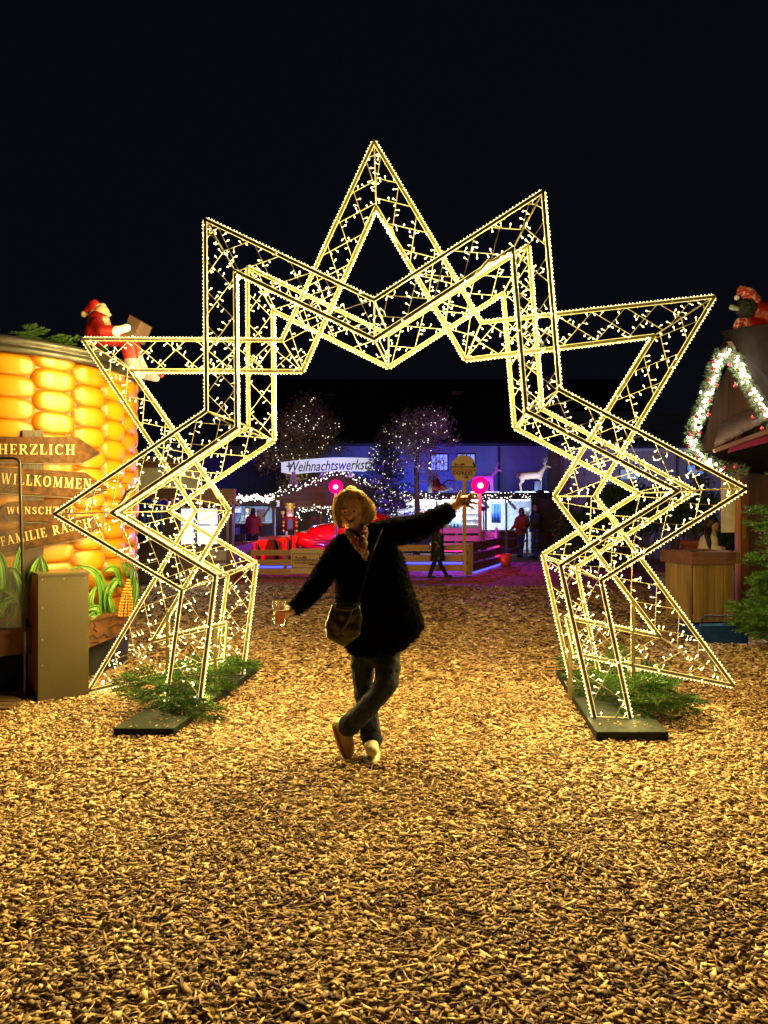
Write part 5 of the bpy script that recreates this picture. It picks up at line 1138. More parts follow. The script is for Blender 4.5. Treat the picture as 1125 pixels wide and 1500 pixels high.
# bench, seated woman
bn = thing('bench', 'long purple lit bench behind the wooden waste bin', 'bench', (P(1010, 0, 12.9).x, 12.9, 0)); xa, xb = P(955, 0, 12.9).x, P(1100, 0, 12.9).x
M['bench'] = mat('purple_lit_bench', (.20, .16, .28), .6)  # purple light on the bench is put into its colour
for k in range(3): m = MB(); m.box(((xa + xb) / 2, 12.75 + k * .15, .45), (xb - xa, .13, .04)); m.build('slat', M['bench'], bn)
m = MB(); m.box(((xa + xb) / 2, 12.68, .30), (xb - xa, .03, .22)); m.build('front_board', M['bench'], bn)
for x in (xa + .1, (xa + xb) / 2, xb - .1): m = MB(); m.box((x, 12.9, .2), (.08, .35, .4)); m.build('leg', M['dark_wood'], bn)
YL = 12.8; q = lambda px, py, dy=0: P(px - 4, py - 1, YL + dy)
lady = thing('person', 'seated woman in cream fleece coat with long dark ponytail looking down at her hands', 'person', (P(1043, 0, YL).x, YL, .45))
blob('body', [('ell', q(1050, 771, -.02), (.085, .09, .115)), ('ell', q(1058.5, 772, -.03), (.018, .02, .02)), ('cap', [(q(1047, 780), .055), (q(1045, 790), .07), (q(1043, 820), .13), (q(1043, 836), .14)]), ('cap', [(q(1045, 838, -.08), .09), (q(1064, 838, -.2), .08), (q(1066, 870, -.25), .06), (q(1068, 886, -.3), .05)]),
     ('cap', [(q(1050, 792, -.1), .045), (q(1052, 806, -.16), .04), (q(1061, 803, -.22), .03), (q(1065, 805, -.24), .028)])], .014, mat('lady_skin', (.5, .28, .19), .6), lady, 3)
M['fleece'] = mat('cream_fleece', (.8, .72, .62), .9, 0, (.65, .57, .48), 30, .6, 60)
blob('coat', [('cap', [(q(1046, 786), .09), (q(1042, 795), .15), (q(1040, 815), .17), (q(1042, 838), .18)]), ('cap', [(q(1048, 791, -.1), .085), (q(1050, 805, -.17), .07), (q(1057, 805, -.2), .055)])], .014, M['fleece'], lady, 3, .012, .04)
blob('trousers', [('cap', [(q(1045, 838, -.05), .12), (q(1064, 838, -.2), .10), (q(1066, 872, -.25), .08), (q(1067, 884, -.28), .07)])], .016, M['black_cl'], lady, 3)
blob('hair', [('cap', [(q(1047, 765), .105), (q(1043, 770, .02), .10)]), ('cap', [(q(1042, 774, .0), .07), (q(1040, 785, -.12), .05), (q(1043, 798, -.17), .04), (q(1044, 806, -.17), .018)])], .012, M['h_dark'], lady, 2)

# ---- wooden waste bin on a blue base
YB = 8.75
bx = P(1024, 0, YB).x; bin_ = thing('waste_bin', 'wooden plank clad square waste bin with collar standing on a blue base', 'bin', (bx, YB, 0), R(12), local=True)
M['yew'] = wood('yellow_bin_plank', (.25, .16, .05), (.09, .055, .018), 'z', 3, .5); M['redwood'] = wood('red_brown_collar', (.13, .055, .03), (.07, .03, .017), 'x', 4, .5)
hw = .255; zt = .92; zb = .26
for side in range(4):
    rt = Matrix.Rotation(side * math.pi / 2, 3, 'Z')
    for k in range(4):
        x = -hw + (k + .5) * hw / 2; m = MB(); m.box(rt @ Vector((x, -hw - .008 - .008 * (k % 2), (zt + zb) / 2)), (hw / 2 - .009, .022, zt - zb), rt); m.build('plank', M['yew'], bin_)
    m = MB(); m.box(rt @ Vector((0, -hw - .03, zt + .055)), (hw * 2 + .11, .03, .13), rt); m.build('collar_board', M['redwood'], bin_)
    m = MB(); m.box(rt @ Vector((0, -hw + .01, zt + .125)), (hw * 2 + .1, .08, .018), rt); m.build('rim_board', M['redwood'], bin_)
m = MB(); m.box((0, 0, zt + .02), (hw * 1.9, hw * 1.9, .01)); m.build('bin_liner', mat('black_liner', (.015, .015, .015), .4), bin_)
M['blue_paint'] = mat('blue_steel', (.008, .045, .22), .4, .2, (.005, .03, .15), 5); M['blue_lid'] = mat('bright_blue_lid', (.04, .16, .50), .4)
base = thing('blue_base', 'dark blue steel box base with bright blue lid and handle under the waste bin', 'base', (bx + .12, YB - .22, 0), R(2), local=True)
m = MB(); m.box((0, .16, .115), (.56, .62, .23)); o = m.build('base_box', M['blue_paint'], base); bv = o.modifiers.new('b', 'BEVEL'); bv.width = .012; bv.segments = 2
m = MB(); m.box((0, -.135, .238), (.54, .05, .02)); m.build('lid', M['blue_lid'], base)
for z in (.06, .11, .16): m = MB(); m.box((0, -.154, z), (.53, .006, .012)); m.build('ridge', M['blue_lid'] if False else M['blue_paint'], base)
m = MB(); m.tube([(-.25, -.14, .23), (-.25, -.14, .32), (-.22, -.14, .34), (.25, -.14, .34), (.28, -.14, .31), (.28, -.14, .2)], .012, 8); m.build('handle', M['frame_dark'], base, True)

# ---- the garlanded hut
M['hut_wood'] = wood('hut_boards', (.13, .065, .035), (.06, .03, .018), 'z', 3); M['hut_dark'] = wood('hut_roof_boards', (.015, .010, .008), (.007, .005, .004), 'x', 3, 1.0, .1); M['hut_dark'].node_tree.nodes['Principled BSDF'].inputs['Specular IOR Level'].default_value = .05; M['shingle'] = mat('canopy_shingle', (.11, .06, .042), .85, 0, (.05, .03, .022), 10, .5)
YG = 9.3; q = lambda px, py, dy=0: P(px, py, YG + dy)
hu = thing('garland_hut', 'dark wooden hut with steep gable outlined by a glowing garland at the right edge', 'hut', (P(1110, 0, YG).x, YG, 0))
for i in range(9):
    x0 = 1020 + i * 16; x1 = x0 + 15.2; f = lambda x: 690 - max(0, min(1, (x - 1016) / 46)) * 165 if x < 1062 else 525 - 0 + (x - 1062) * 1.3
    m = MB(); m.prism([q(x0, 690, .5), q(x1, 690, .5), q(x1, f(x1) + 6, .5), q(x0, f(x0) + 6, .5)], (0, .03, 0)); m.build('gable_plank', M['hut_wood'], hu)
def board(name, pts, d, mt): m = MB(); m.prism(pts, d); return m.build(name, mt, hu)
board('roof_slab', [q(1064, 484, -.1), q(1200, 462, -1.6), q(1230, 640, -1.6), q(1131, 598, -.4)], (.03, .25, .05), M['hut_dark'])
board('roof_slab', [q(1064, 486, .0), q(1010, 640, .1), q(1012, 645, 2.2), q(1066, 490, 2.2)], (.05, .0, -.02), M['hut_dark'])
board('barge_board', [q(1066, 500, -.12), q(1074, 500, -.12), q(1140, 606, -.12), q(1134, 612, -.12)], (0, .03, 0), wood('pale_barge', (.2, .12, .08), (.12, .07, .05), 'x', 3))
for i in range(7):
    x0 = 1046 + i * 14; t0 = 641 - i * 7.2; board('shingle', [q(x0, t0 + 14, -.3), q(x0 + 15, t0 + 8, -.3), q(x0 + 26, t0 - 26, .45), q(x0 + 11, t0 - 20, .45)], (0, .01, .03), M['shingle'])
board('canopy_edge', [q(1046, 658, -.34), q(1150, 619, -.34), q(1150, 626, -.34), q(1048, 663, -.34)], (0, .05, 0), wood('canopy_beam', (.24, .13, .10), (.14, .07, .055), 'x', 4))
board('red_trim', [q(1072, 655, -.30), q(1150, 628, -.30), q(1150, 641, -.30), q(1068, 663, -.30)], (0, .05, 0), mat('magenta_trim', (.22, .012, .06), .6))
board('soffit', [q(1028, 664, -.25), q(1150, 642, -.25), q(1150, 700, .5), q(1028, 688, .5)], (0, .02, .02), M['hut_dark'])
board('eave_beam', [q(1022, 672, -.1), q(1090, 676, -.1), q(1090, 690, -.1), q(1022, 686, -.1)], (0, .08, 0), M['hut_dark'])
board('side_wall', [q(1150, 690, .3), q(1300, 700, -1.5), Vector((q(1300, 700, -1.5).x, YG - 1.5, 0)), Vector((q(1150, 690, .3).x, YG + .3, 0))], (.1, .05, 0), M['hut_wood'])
# garland
def garland_path():
    pts = [(1092, 694), (1080, 690), (1050, 684), (1026, 672), (1012, 652), (1016, 625), (1030, 592), (1040, 562), (1049, 533), (1060, 514), (1073, 520), (1086, 545), (1101, 574), (1117, 602), (1140, 634), (1160, 660)]
    return [q(x, y, -.2) for x, y in pts]
gp = garland_path(); gr = thing('garland', 'thick fir garland with bright white lights and red baubles outlining the hut gable', 'garland', gp[9])
nd = MB(); r_ = random.Random(3); Ls = [(b - a).length for a, b in zip(gp[:-1], gp[1:])]; seg = [(a, b) for a, b in zip(gp[:-1], gp[1:])]
mt = MB(); mt.tube(gp, .03, 6); mt.build('core', M['bark'], gr)
for (a, b), l in zip(seg, Ls):
    for _ in range(int(2300 * l)):
        d = (b - a).normalized(); s1 = d.orthogonal().normalized(); s2 = d.cross(s1); an = r_.uniform(0, 6.283); o_ = s1 * math.cos(an) + s2 * math.sin(an); p = a.lerp(b, r_.random()) + o_ * r_.uniform(.01, .085); dd = (o_ + Vector((r_.gauss(0, .6), r_.gauss(0, .6), r_.gauss(0, .6)))).normalized(); w = dd.orthogonal().normalized() * .0032
        nd.add([p - w, p + w, p + dd * r_.uniform(.025, .055)], [(0, 1, 2)])
nd.build('garland_needles', mat('garland_green', (.22, .30, .14), .6, 0, (.13, .19, .08), 8), gr, kind='stuff')
bm_ = MB(); bl_ = []
for (a, b), l in zip(seg[2:], Ls[2:]):
    for _ in range(max(2, int(l * 42))): p = a.lerp(b, r_.random()) + Vector((r_.gauss(0, .03), -.06 + r_.gauss(0, .02), r_.gauss(0, .03))); bm_.octa(p, .0115); bl_.append(p)
bm_.build('garland_lights', M['white_led_bright'], gr, kind='stuff')
for i in range(3, 14): 
    p = gp[i] + Vector((-.05, -.28, 0)); light('POINT', 'garland_glow', p, (1, .93, .80), 1.0 if i > 5 else .8, gr, .04)
M['bauble'] = mat('red_bauble', (.55, .02, .02), .15, .3, coat=1)
for x, y in ((1045.6, 530), (1045, 540), (1039, 557), (1049, 564), (1039.5, 587), (1038, 607.5), (1021, 611), (1069, 534), (1077, 565), (1102, 612), (1116, 628), (1010, 638), (1025, 634), (1009, 653), (1024, 669), (1062, 687), (1077, 684)):
    m = MB(); c = q(x, y, -.31); m.ball(c, .025, 12, 8); m.tube([c + Vector((0, 0, .022)), c + Vector((0, .03, .06))], .004, 4); m.build('bauble', M['bauble'], gr, True)
# red-clad elf figure on the ridge
q = lambda px, py, dy=0: P(px, py, 9.1 + dy)
elf = thing('elf_figure', 'dark haired stuffed figure in patterned red cap and red clothes lying on the hut ridge', 'figure', q(1095, 480))
M['knit'] = mat('red_white_knit', (.5, .4, .36), .9, 0, (.32, .02, .025), 34, .3, contrast=(.52, .58))
blob('cap', [('cap', [(q(1104, 442), .10), (q(1096, 430), .085), (q(1086, 424), .05), (q(1081, 432), .025)])], .012, M['knit'], elf, 3)
m = MB(); m.ball(q(1079.5, 436, -.02), .032, 10, 8); m.build('pompom', M['fleece'], elf, True)
blob('head', [('ell', q(1094, 452), (.13, .12, .12))], .012, mat('black_yarn', (.012, .014, .012), .9, 0, None, 30, .5), elf, 2, .02, .03)
blob('body', [('cap', [(q(1112, 455), .12), (q(1130, 462), .17), (q(1150, 470), .2)]), ('cap', [(q(1100, 476), .09), (q(1130, 474), .12)])], .014, M['red'], elf, 3)
blob('sleeve', [('cap', [(q(1100, 474), .075), (q(1084, 472), .06), (q(1080, 478), .05)])], .012, M['knit'], elf, 3)
blob('hand', [('cap', [(q(1072, 450, -.05), .035), (q(1080, 452, -.05), .03)])], .01, mat('frosty_twig', (.25, .3, .2), .7), elf, 2)
# open door with panel and lock
YD = 9.75; dr_ = thing('open_door', 'tall dark brown wooden door with inset panel, lock and metal lever handle standing open', 'door', (P(1083, 0, YD).x, YD, 0))
dw = lambda n, x0, y0, x1, y1, dy, th, mt, zf=False: wall_box(n, x0, y0, x1, y1, YD + dy, th, mt, dr_, zf)
M['doorw'] = wood('door_wood', (.16, .055, .025), (.08, .028, .014), 'z', 3, .35, .2); M['doorp'] = wood('door_panel_wood', (.06, .03, .018), (.035, .018, .011), 'z', 3, .35)
dw('door_edge', 1080.5, 637, 1085, 918, -.02, .08, wood('door_edge_lit', (.42, .18, .08), (.26, .1, .045), 'z', 3), True)  # orange light along the edge is put into its wood colour
dw('stile', 1085, 638, 1097, 916, 0, .05, M['doorw'], True); dw('rail', 1097, 638, 1190, 652, 0, .05, M['doorw'])
dw('rail', 1097, 880, 1190, 916, 0, .05, M['doorw']); dw('inset_panel', 1097, 652, 1190, 880, .02, .02, M['doorp'])
dw('lock_plate', 1088, 746, 1098, 752, -.03, .03, M['chrome']); m = MB(); m.tube([P(1097, 749, YD - .05), P(1097, 749, YD + .0)], .018, 10); m.build('lock', M['chrome'], dr_, True)
brass = mat('brass_handle', (.45, .36, .18), .3, .8); dw('handle_plate', 1089.5, 758, 1093.5, 789, -.02, .018, brass)
m = MB(); m.tube([P(1091.5, 770, YD - .0), P(1091.5, 770, YD - .07), P(1094, 769.8, YD - .08), P(1112, 769.5, YD - .08)], .008, 8); m.build('handle', brass, dr_, True)
wb = thing('white_panel', 'plain pale panel hanging between the garland and the open door', 'panel', P(1069, 697, 9.9)); wall_box('panel', 1057, 697, 1081, 780, 9.9, .02, mat('cream_panel', (.52, .48, .36), .5), wb)
for x in (1060, 1078): m = MB(); m.tube([P(x, 697, 9.9), P(x, 683, 9.9)], .004, 4); m.build('cord', M['frame_dark'], wb)
# fir tree in front of the door
tx, ty = 4.40, 7.75; ft = thing('fir_tree', 'young green fir tree cut off by the right edge in front of the open door', 'fir tree', (tx, ty, 0))
m = MB(); m.tube([(tx, ty, 0), (tx, ty, 2.35)], [.05, .01], 8); m.build('trunk', M['bark'], ft)
rt_ = random.Random(12)
for i in range(84):
    u = i / 83; z = .16 + 2.1 * u; s = (1.25 * (1 - u) ** .6 + .28) * rt_.uniform(.85, 1.1); a, b, L = BR[i % 3]; yaw = i * 2.39996
    o = bpy.data.objects.new('branch', a); col.objects.link(o); o.parent = ft; o.location = (0, 0, z); o.scale = (s, s, s); o.rotation_euler = (Matrix.Rotation(yaw, 3, 'Z') @ Matrix.Rotation(rt_.uniform(-.05, .32), 3, 'X') @ Matrix.Rotation(rt_.uniform(-.3, .3), 3, 'Y')).to_euler()
    n = bpy.data.objects.new('needles', b); col.objects.link(n); n.parent = o; n['kind'] = 'stuff'
for k, (px, py, s, lb, c) in enumerate(((1096, 912, .17, 'mossy grey stone at the foot of the fir tree', (.10, .08, .04)), (1118, 910, .11, 'small yellowish stone at the right edge by the fir tree', (.4, .26, .1)))):
    p = G(px, py + 8); m = MB(); m.ball(p + Vector((0, 0, s * .3)), s, 14, 10, (1, .8, .6)); o = m.build('stone', mat('stone_%s' % ('grey', 'tan')[k], c, .9, 0, None, 9, .8, 20), None, True, label=lb); o['category'] = 'stone'
    for v in o.data.vertices: v.co += v.normal * (noise.noise(v.co * 7) * s * .25)
# unseen lamp added to give the white light pool on the chips
lamp_p = q(1160, 668, -.5); t = thing('added_eave_lamp', 'small round added lamp under the hut eave just beyond the fir tree', 'lamp', lamp_p)
m = MB(); m.ball(lamp_p, .05, 12, 8); m.build('bulb', emit('lamp_glass', (1, .95, .88), 30), t, True); m = MB(); m.lathe([(.09, 0), (.03, .07), (0, .07)], 16, lamp_p + Vector((0, 0, .03))); m.build('lamp_shade', M['frame_dark'], t, True)
light('SPOT', 'added_lamp_beam', lamp_p - Vector((0, 0, .07)), (1, .95, .9), 130, t, .04, (3.6, 8.2, 0), 60, .7)

# ================================================================== THE WOMAN
YP0 = 4.58
W_ = lambda px, py, dy=0: P(px, py, YP0 + dy)
wo = thing('person', 'smiling blonde woman in black fluffy coat with crossed legs and outstretched arms under the arch', 'person', Vector((W_(545, 0).x, YP0, 0)))
M['skin'] = mat('skin', (.88, .58, .42), .5, 0, (.82, .52, .37), 12, spec=.4)
sh = [('cap', [(W_(517, 768), .052), (W_(515.5, 757), .066), (W_(514.5, 745), .078), (W_(514.5, 738), .076)]), ('cap', [(W_(517.5, 773, -.025), .026), (W_(515, 769, -.045), .03)]),
      ('cap', [(W_(511.2, 750, -.068), .010), (W_(510.8, 755.5, -.079), .0115)]), ('cap', [(W_(510.3, 757, -.08), .011), (W_(513.5, 757, -.078), .011)]), ('cap', [(W_(503, 756, -.040), .026), (W_(507, 763, -.045), .024)]), ('cap', [(W_(523, 755, -.035), .028), (W_(520, 763, -.040), .026)]),
      ('cap', [(W_(502, 747.5, -.058), .012), (W_(508, 746, -.07), .011)]), ('cap', [(W_(515, 745, -.068), .011), (W_(522, 744, -.055), .012)]), ('cap', [(W_(509, 766, -.066), .008), (W_(514, 768, -.072), .009), (W_(520, 765, -.06), .008)]), ('cap', [(W_(509, 762, -.062), .010), (W_(513, 762, -.068), .011), (W_(519, 761, -.056), .010)]),
      ('cap', [(W_(533, 752, .01), .018), (W_(533, 756, .01), .014)]),
      ('cap', [(W_(521, 772, .01), .052), (W_(529, 790, .02), .058), (W_(535, 806, .03), .08), (W_(545, 850, .03), .11), (W_(550, 910, .03), .12), (W_(549, 945, .03), .12)]),
      ('cap', [(W_(510, 800), .06), (W_(480, 835, -.02), .045), (W_(462, 860, -.08), .038), (W_(434, 891, -.15), .026), (W_(428, 893.5, -.16), .026)]),
      ('cap', [(W_(565, 785), .06), (W_(605, 775), .045), (W_(635, 762, -.06), .038), (W_(661, 744, -.1), .025), (W_(668, 740, -.11), .03), (W_(676, 735, -.12), .031), (W_(681, 732.5, -.125), .026)]),
      ('cap', [(W_(534, 955, .02), .06), (W_(534, 1018, .02), .045), (W_(543, 1078, .02), .035)]), ('cap', [(W_(564, 955), .065), (W_(566, 1000, -.08), .05), (W_(511, 1060, -.02), .035)])]
# right-hand fingers (open, palm up) and thumb
for (bx_, by, mx_, my, tx_, ty_, dy) in ((682, 728, 690, 725, 698, 723.5, -.115), (684, 731.5, 693, 730, 700.5, 729.5, -.125), (684, 735.5, 692, 736.5, 698.5, 737.5, -.135), (681, 739, 688, 742, 693.5, 744.5, -.145)):
    sh.append(('cap', [(W_(bx_ - 4, by, dy), .011), (W_(bx_, by, dy), .0105), (W_(mx_, my, dy - .01), .0088), (W_(tx_, ty_, dy - .005), .0072)]))
sh.append(('cap', [(W_(669, 738, -.13), .014), (W_(671, 730, -.14), .0115), (W_(675, 720, -.145), .009)]))
# left hand round the glass
gc = W_(409, 897, -.18)
sh.append(('cap', [(W_(430, 893, -.16), .027), (W_(423, 894, -.17), .028), (W_(419.5, 894, -.178), .022)]))
for k, z in enumerate((889.5, 894, 898.5, 902.5)):
    zc = P(0, z, gc.y).z; pts = []
    for j, a in enumerate(np.linspace(R(25), R(128), 5)): rr_ = .046; pts.append((Vector((gc.x + rr_ * math.cos(a), gc.y + rr_ * math.sin(a), zc - .002 * j)), (.0105, .0098, .009, .0082, .007)[j] * (1, 1, .96, .85)[k]))
    sh.append(('cap', [(W_(421, z * .6 + 894 * .4, -.17), .012)] + pts))
zc = P(0, 895, gc.y).z; sh.append(('cap', [(W_(424, 895, -.19), .016), (Vector((gc.x + .040, gc.y - .032, zc + .002)), .012), (Vector((gc.x + .014, gc.y - .046, zc + .0)), .010), (Vector((gc.x - .006, gc.y - .045, zc + .006)), .008)]))
blob('body', sh, .0048, M['skin'], wo, 6)
# face details
M['lip'] = mat('lips', (.62, .22, .18), .4); M['teeth'] = mat('teeth', (.9, .86, .78), .3)
m = MB(); m.tube([W_(508.3, 763.2, -.073), W_(511, 765.4, -.087), W_(514.3, 766, -.091), (W_(517.5, 765.2, -.086)), W_(520.6, 762.6, -.069)], [.003, .006, .0072, .006, .003], 8); m.build('teeth', M['teeth'], wo, True)
m = MB(); m.tube([W_(507.6, 762.6, -.064), W_(511, 767.6, -.080), W_(514.5, 768.6, -.084), W_(518, 767.2, -.078), W_(521.4, 762.2, -.060)], [.002, .004, .0046, .004, .002], 6); m.build('lower_lip', M['lip'], wo, True)
m = MB(); m.tube([W_(507.6, 762.4, -.064), W_(511, 763.4, -.082), W_(514.2, 763.9, -.086), W_(517.5, 763.2, -.080), W_(521.4, 762, -.060)], [.002, .0035, .003, .0035, .002], 6); m.build('upper_lip', M['lip'], wo, True)
for ex, ey, d in ((505, 751.3, -.0655), (518.6, 749.4, -.0665)):
    m = MB(); m.ball(W_(ex, ey, d), .0105, 10, 8, (1.2, .7, .55)); e_ = m.build('eye', M['teeth'], wo, True); m = MB(); m.ball(W_(ex, ey, d - .0065), .0048, 8, 6, (1, .5, 1)); m.build('iris', M['h_dark'], e_, True)
    m = MB(); m.tube([W_(ex - 3.2, ey + .3, d), W_(ex, ey - 1.6, d - .0085), W_(ex + 3.2, ey, d)], [.0012, .0022, .0012], 5); m.build('eyelid', mat('lash', (.05, .03, .02), .6) if ex < 510 else bpy.data.materials['lash'], wo, True)
    m = MB(); m.tube([W_(ex - 3.8, ey - 4.3, d - .002), W_(ex, ey - 5.9, d - .012), W_(ex + 3.8, ey - 4.6, d - .002)], [.0012, .0024, .0012], 5); m.build('eyebrow', mat('brow', (.30, .18, .08), .7) if ex < 510 else bpy.data.materials['brow'], wo, True)
# hair
M['blonde'] = mat('blonde_hair', (1.0, .86, .50), .35, 0, (.55, .36, .13), 70, .8, 120, (1, 1, .12), contrast=(.4, .6))
def add_translucent(m_, c, f):
    nt = m_.node_tree; b = nt.nodes['Principled BSDF']; o = [n for n in nt.nodes if n.type == 'OUTPUT_MATERIAL'][0]; t = nt.nodes.new('ShaderNodeBsdfTranslucent'); t.inputs[0].default_value = (*c, 1); x = nt.nodes.new('ShaderNodeMixShader'); x.inputs[0].default_value = f
    nt.links.new(b.outputs[0], x.inputs[1]); nt.links.new(t.outputs[0], x.inputs[2]); nt.links.new(x.outputs[0], o.inputs[0])
add_translucent(M['blonde'], (1, .82, .4), .62)
hair_ch = [[(508, 721.5, -.045, .022), (499, 729, -.052, .021), (495.5, 742, -.055, .022), (494.5, 755, -.05, .02), (497, 766, -.045, .015), (499, 772, -.04, .007)],
           [(506, 722, -.02, .03), (497, 732, -.02, .03), (494, 748, -.01, .028), (496, 764, 0, .022)],
           [(510, 720.5, -.045, .022), (521, 721.5, -.052, .022), (530, 729, -.05, .022), (536, 743, -.035, .023), (537, 757, -.03, .018), (536, 766, -.03, .008)],
           [(512, 720, -.02, .034), (526, 725, -.03, .036), (537, 738, -.02, .036), (542, 750, -.01, .030), (545, 757, -.0, .016)],
           [(514, 721, .03, .05), (522, 738, .05, .07), (522, 755, .05, .06), (520, 768, .04, .04)], [(524, 727, .01, .04), (538, 744, .02, .04), (540, 760, .01, .028), (537, 771, 0, .014)]]
blob('hair', [('cap', [(W_(x, y, d), r * .82) for x, y, d, r in ch]) for ch in hair_ch] + [('ell', W_(516, 737, .045), (.080, .08, .082))], .006, M['blonde'], wo, 3, .006, .012)
m = MB(); r_ = random.Random(2)
for ch in hair_ch:
    for _ in range(120):
        an = r_.uniform(0, 6.283); k = r_.uniform(.6, .98) if r_.random() < .86 else r_.uniform(1, 1.25); ph = r_.uniform(0, 6); pts = []
        for j, (x, y, d, r) in enumerate(ch):
            tt = j / (len(ch) - 1); ox = math.cos(an + .4 * tt) * r * k; oz = math.sin(an + .4 * tt) * r * k * .6; p = W_(x, y, d) + Vector((ox + .006 * math.sin(ph + j * 2), -abs(oz) if r_.random() < .6 else abs(oz), oz * .8)); pts.append(p)
        pts.append(pts[-1] + (pts[-1] - pts[-2]) * r_.uniform(.15, .5) + Vector((r_.gauss(0, .008), 0, 0)))
        sm_ = []
        for j in range(len(pts) - 1): sm_ += [pts[j], pts[j].lerp(pts[j + 1], .5)]
        m.tube(sm_ + [pts[-1]], [.0019] * (len(sm_) - 2) + [.0015, .0010, .0004], 4, False)
m.build('hair_strands', M['blonde'], wo, True, kind='stuff')
# coat
M['coat'] = mat('black_fleece_coat', (.0055, .0048, .0045), 1.0, 0, (.003, .0028, .0026), 40, .9, 120, spec=.03)
rg_ = [(783, 529, 19, .07), (789, 531, 30, .09), (797, 533, 42, .115), (810, 539, 50, .135), (830, 543, 52.5, .145), (860, 548, 56, .15), (890, 553, 61, .16), (915, 559, 63, .17), (932, 557, 55, .17), (946, 551, 46, .165), (956, 547, 34, .15)]
cs = [('loft', [(W_(cx, py, .02), hwx * YP0 / F, ry) for py, cx, hwx, ry in rg_]),
      ('cap', [(W_(505, 802, .0), .085), (W_(494, 812, -.01), .078), (W_(479, 834, -.03), .068), (W_(464, 857, -.08), .062), (W_(448, 876, -.12), .055), (W_(434, 889, -.145), .048)]),
      ('cap', [(W_(560, 783, .02), .09), (W_(580, 778, .01), .086), (W_(603, 775, 0), .083), (W_(628, 766, -.04), .073), (W_(655, 750, -.09), .054)]),
      ('cap', [(W_(512, 786, -.05), .035), (W_(518, 778, .0), .04), (W_(530, 776, .05), .045), (W_(545, 776, .02), .045), (W_(547, 784, -.04), .04)]),
      ('cap', [(W_(600, 885, .02), .05), (W_(611, 912, .02), .035), (W_(617, 918, .02), .02)])]
coat = blob('coat', cs, .010, M['coat'], wo, 5, .008, .022)
me = coat.data; nv = len(me.polygons); tf = MB(); r_ = random.Random(9)
off = OFF[wo.name]
for _ in range(15000):
    p = me.polygons[r_.randrange(nv)]; c = p.center + off; n = (p.normal + Vector((r_.gauss(0, .55), r_.gauss(0, .55), r_.gauss(-.2, .55)))).normalized(); w = n.orthogonal().normalized() * .0032; l = r_.uniform(.008, .02)
    tf.add([c - w, c + w, c + n * l + Vector((r_.gauss(0, .003), 0, -.003))], [(0, 1, 2)])
tf.build('fleece_tufts', M['coat'], coat, kind='stuff')
for py in (850, 895): 
    pass
# scarf
M['scarf'] = mat('patterned_scarf', (.50, .44, .38), .85, 0, (.35, .05, .025), 55, .3, 40, contrast=(.47, .56))
blob('scarf', [('cap', [(W_(509, 779, -.045), .022), (W_(514, 784, -.075), .024), (W_(522, 795, -.11), .026), (W_(531, 808, -.135), .024), (W_(536, 818, -.14), .014)]), ('cap', [(W_(534, 772, -.03), .02), (W_(533, 782, -.075), .024), (W_(532, 796, -.115), .026), (W_(535, 812, -.14), .02)]), ('cap', [(W_(512, 777, 0), .022), (W_(524, 774, .055), .025), (W_(536, 773, .0), .022)])], .006, M['scarf'], wo, 3, .008, .02)
# jeans
def denim():
    m_ = mat('dark_denim', (.010, .026, .070), .85, 0, (.005, .012, .036), 7, .5, 200, contrast=(.3, .75)); return m_
M['denim'] = denim()
blob('jeans', [('cap', [(W_(548, 935, .02), .125), (W_(548, 950, .02), .115)]), ('cap', [(W_(533, 950, .02), .085), (W_(531, 985, .02), .07), (W_(534, 1018, .02), .060), (W_(540, 1048, .02), .058), (W_(543, 1070, .02), .063), (W_(543.5, 1081, .02), .068)]),
     ('cap', [(W_(564, 950, .0), .09), (W_(568, 975, -.04), .08), (W_(566, 1000, -.09), .072), (W_(553, 1021, -.10), .066), (W_(535, 1040, -.08), .061), (W_(518, 1056, -.04), .064), (W_(511, 1063, -.02), .068)])], .008, M['denim'], wo, 4, .010, .06)
# shoes
M['sneaker'] = mat('cream_sneaker', (.85, .76, .5), .6, 0, (.7, .6, .36), 20, .3); M['sole'] = mat('shoe_sole', (.5, .34, .2), .7, 0, (.38, .25, .14), 10)
sh_l = blob('shoe', [('cap', [(W_(543.5, 1087, .06), .042), (W_(544, 1092, -.02), .045), (W_(545, 1098, -.10), .042), (W_(545.5, 1100, -.15), .034)])], .007, M['sneaker'], wo, 3)
m = MB(); m.loft([[Vector((W_(544.5, 1100).x + rx * math.cos(a), YP0 - .04 + ry * math.sin(a), z)) for a in np.linspace(0, 2 * math.pi, 21)[:-1]] for rx, ry, z in ((.048, .145, .012), (.053, .152, .02), (.051, .15, .042))]); m.build('sole', M['sneaker'], sh_l, True)
for k in range(4): m = MB(); m.tube([W_(540, 1091.5 + k * 2.2, -.075 - .02 * k), W_(544.5, 1089.5 + k * 2.2, -.085 - .02 * k), W_(549, 1091.5 + k * 2.2, -.075 - .02 * k)], .004, 5); m.build('lace', M['white'], sh_l, True)
sh_r = blob('shoe', [('cap', [(W_(505, 1068, -.0), .044), (W_(507, 1082, .01), .046), (W_(510, 1096, -.01), .042), (W_(510, 1103, -.04), .034)])], .007, mat('pinkish_sneaker', (.62, .42, .28), .6, 0, (.5, .33, .2), 18, .3), wo, 3)
sp = [(489, 1056, .0), (489.5, 1064, .0), (492, 1075, .0), (496, 1087, -.0), (500.5, 1099, -.02), (506, 1109, -.06)]
m = MB(); rings_ = []
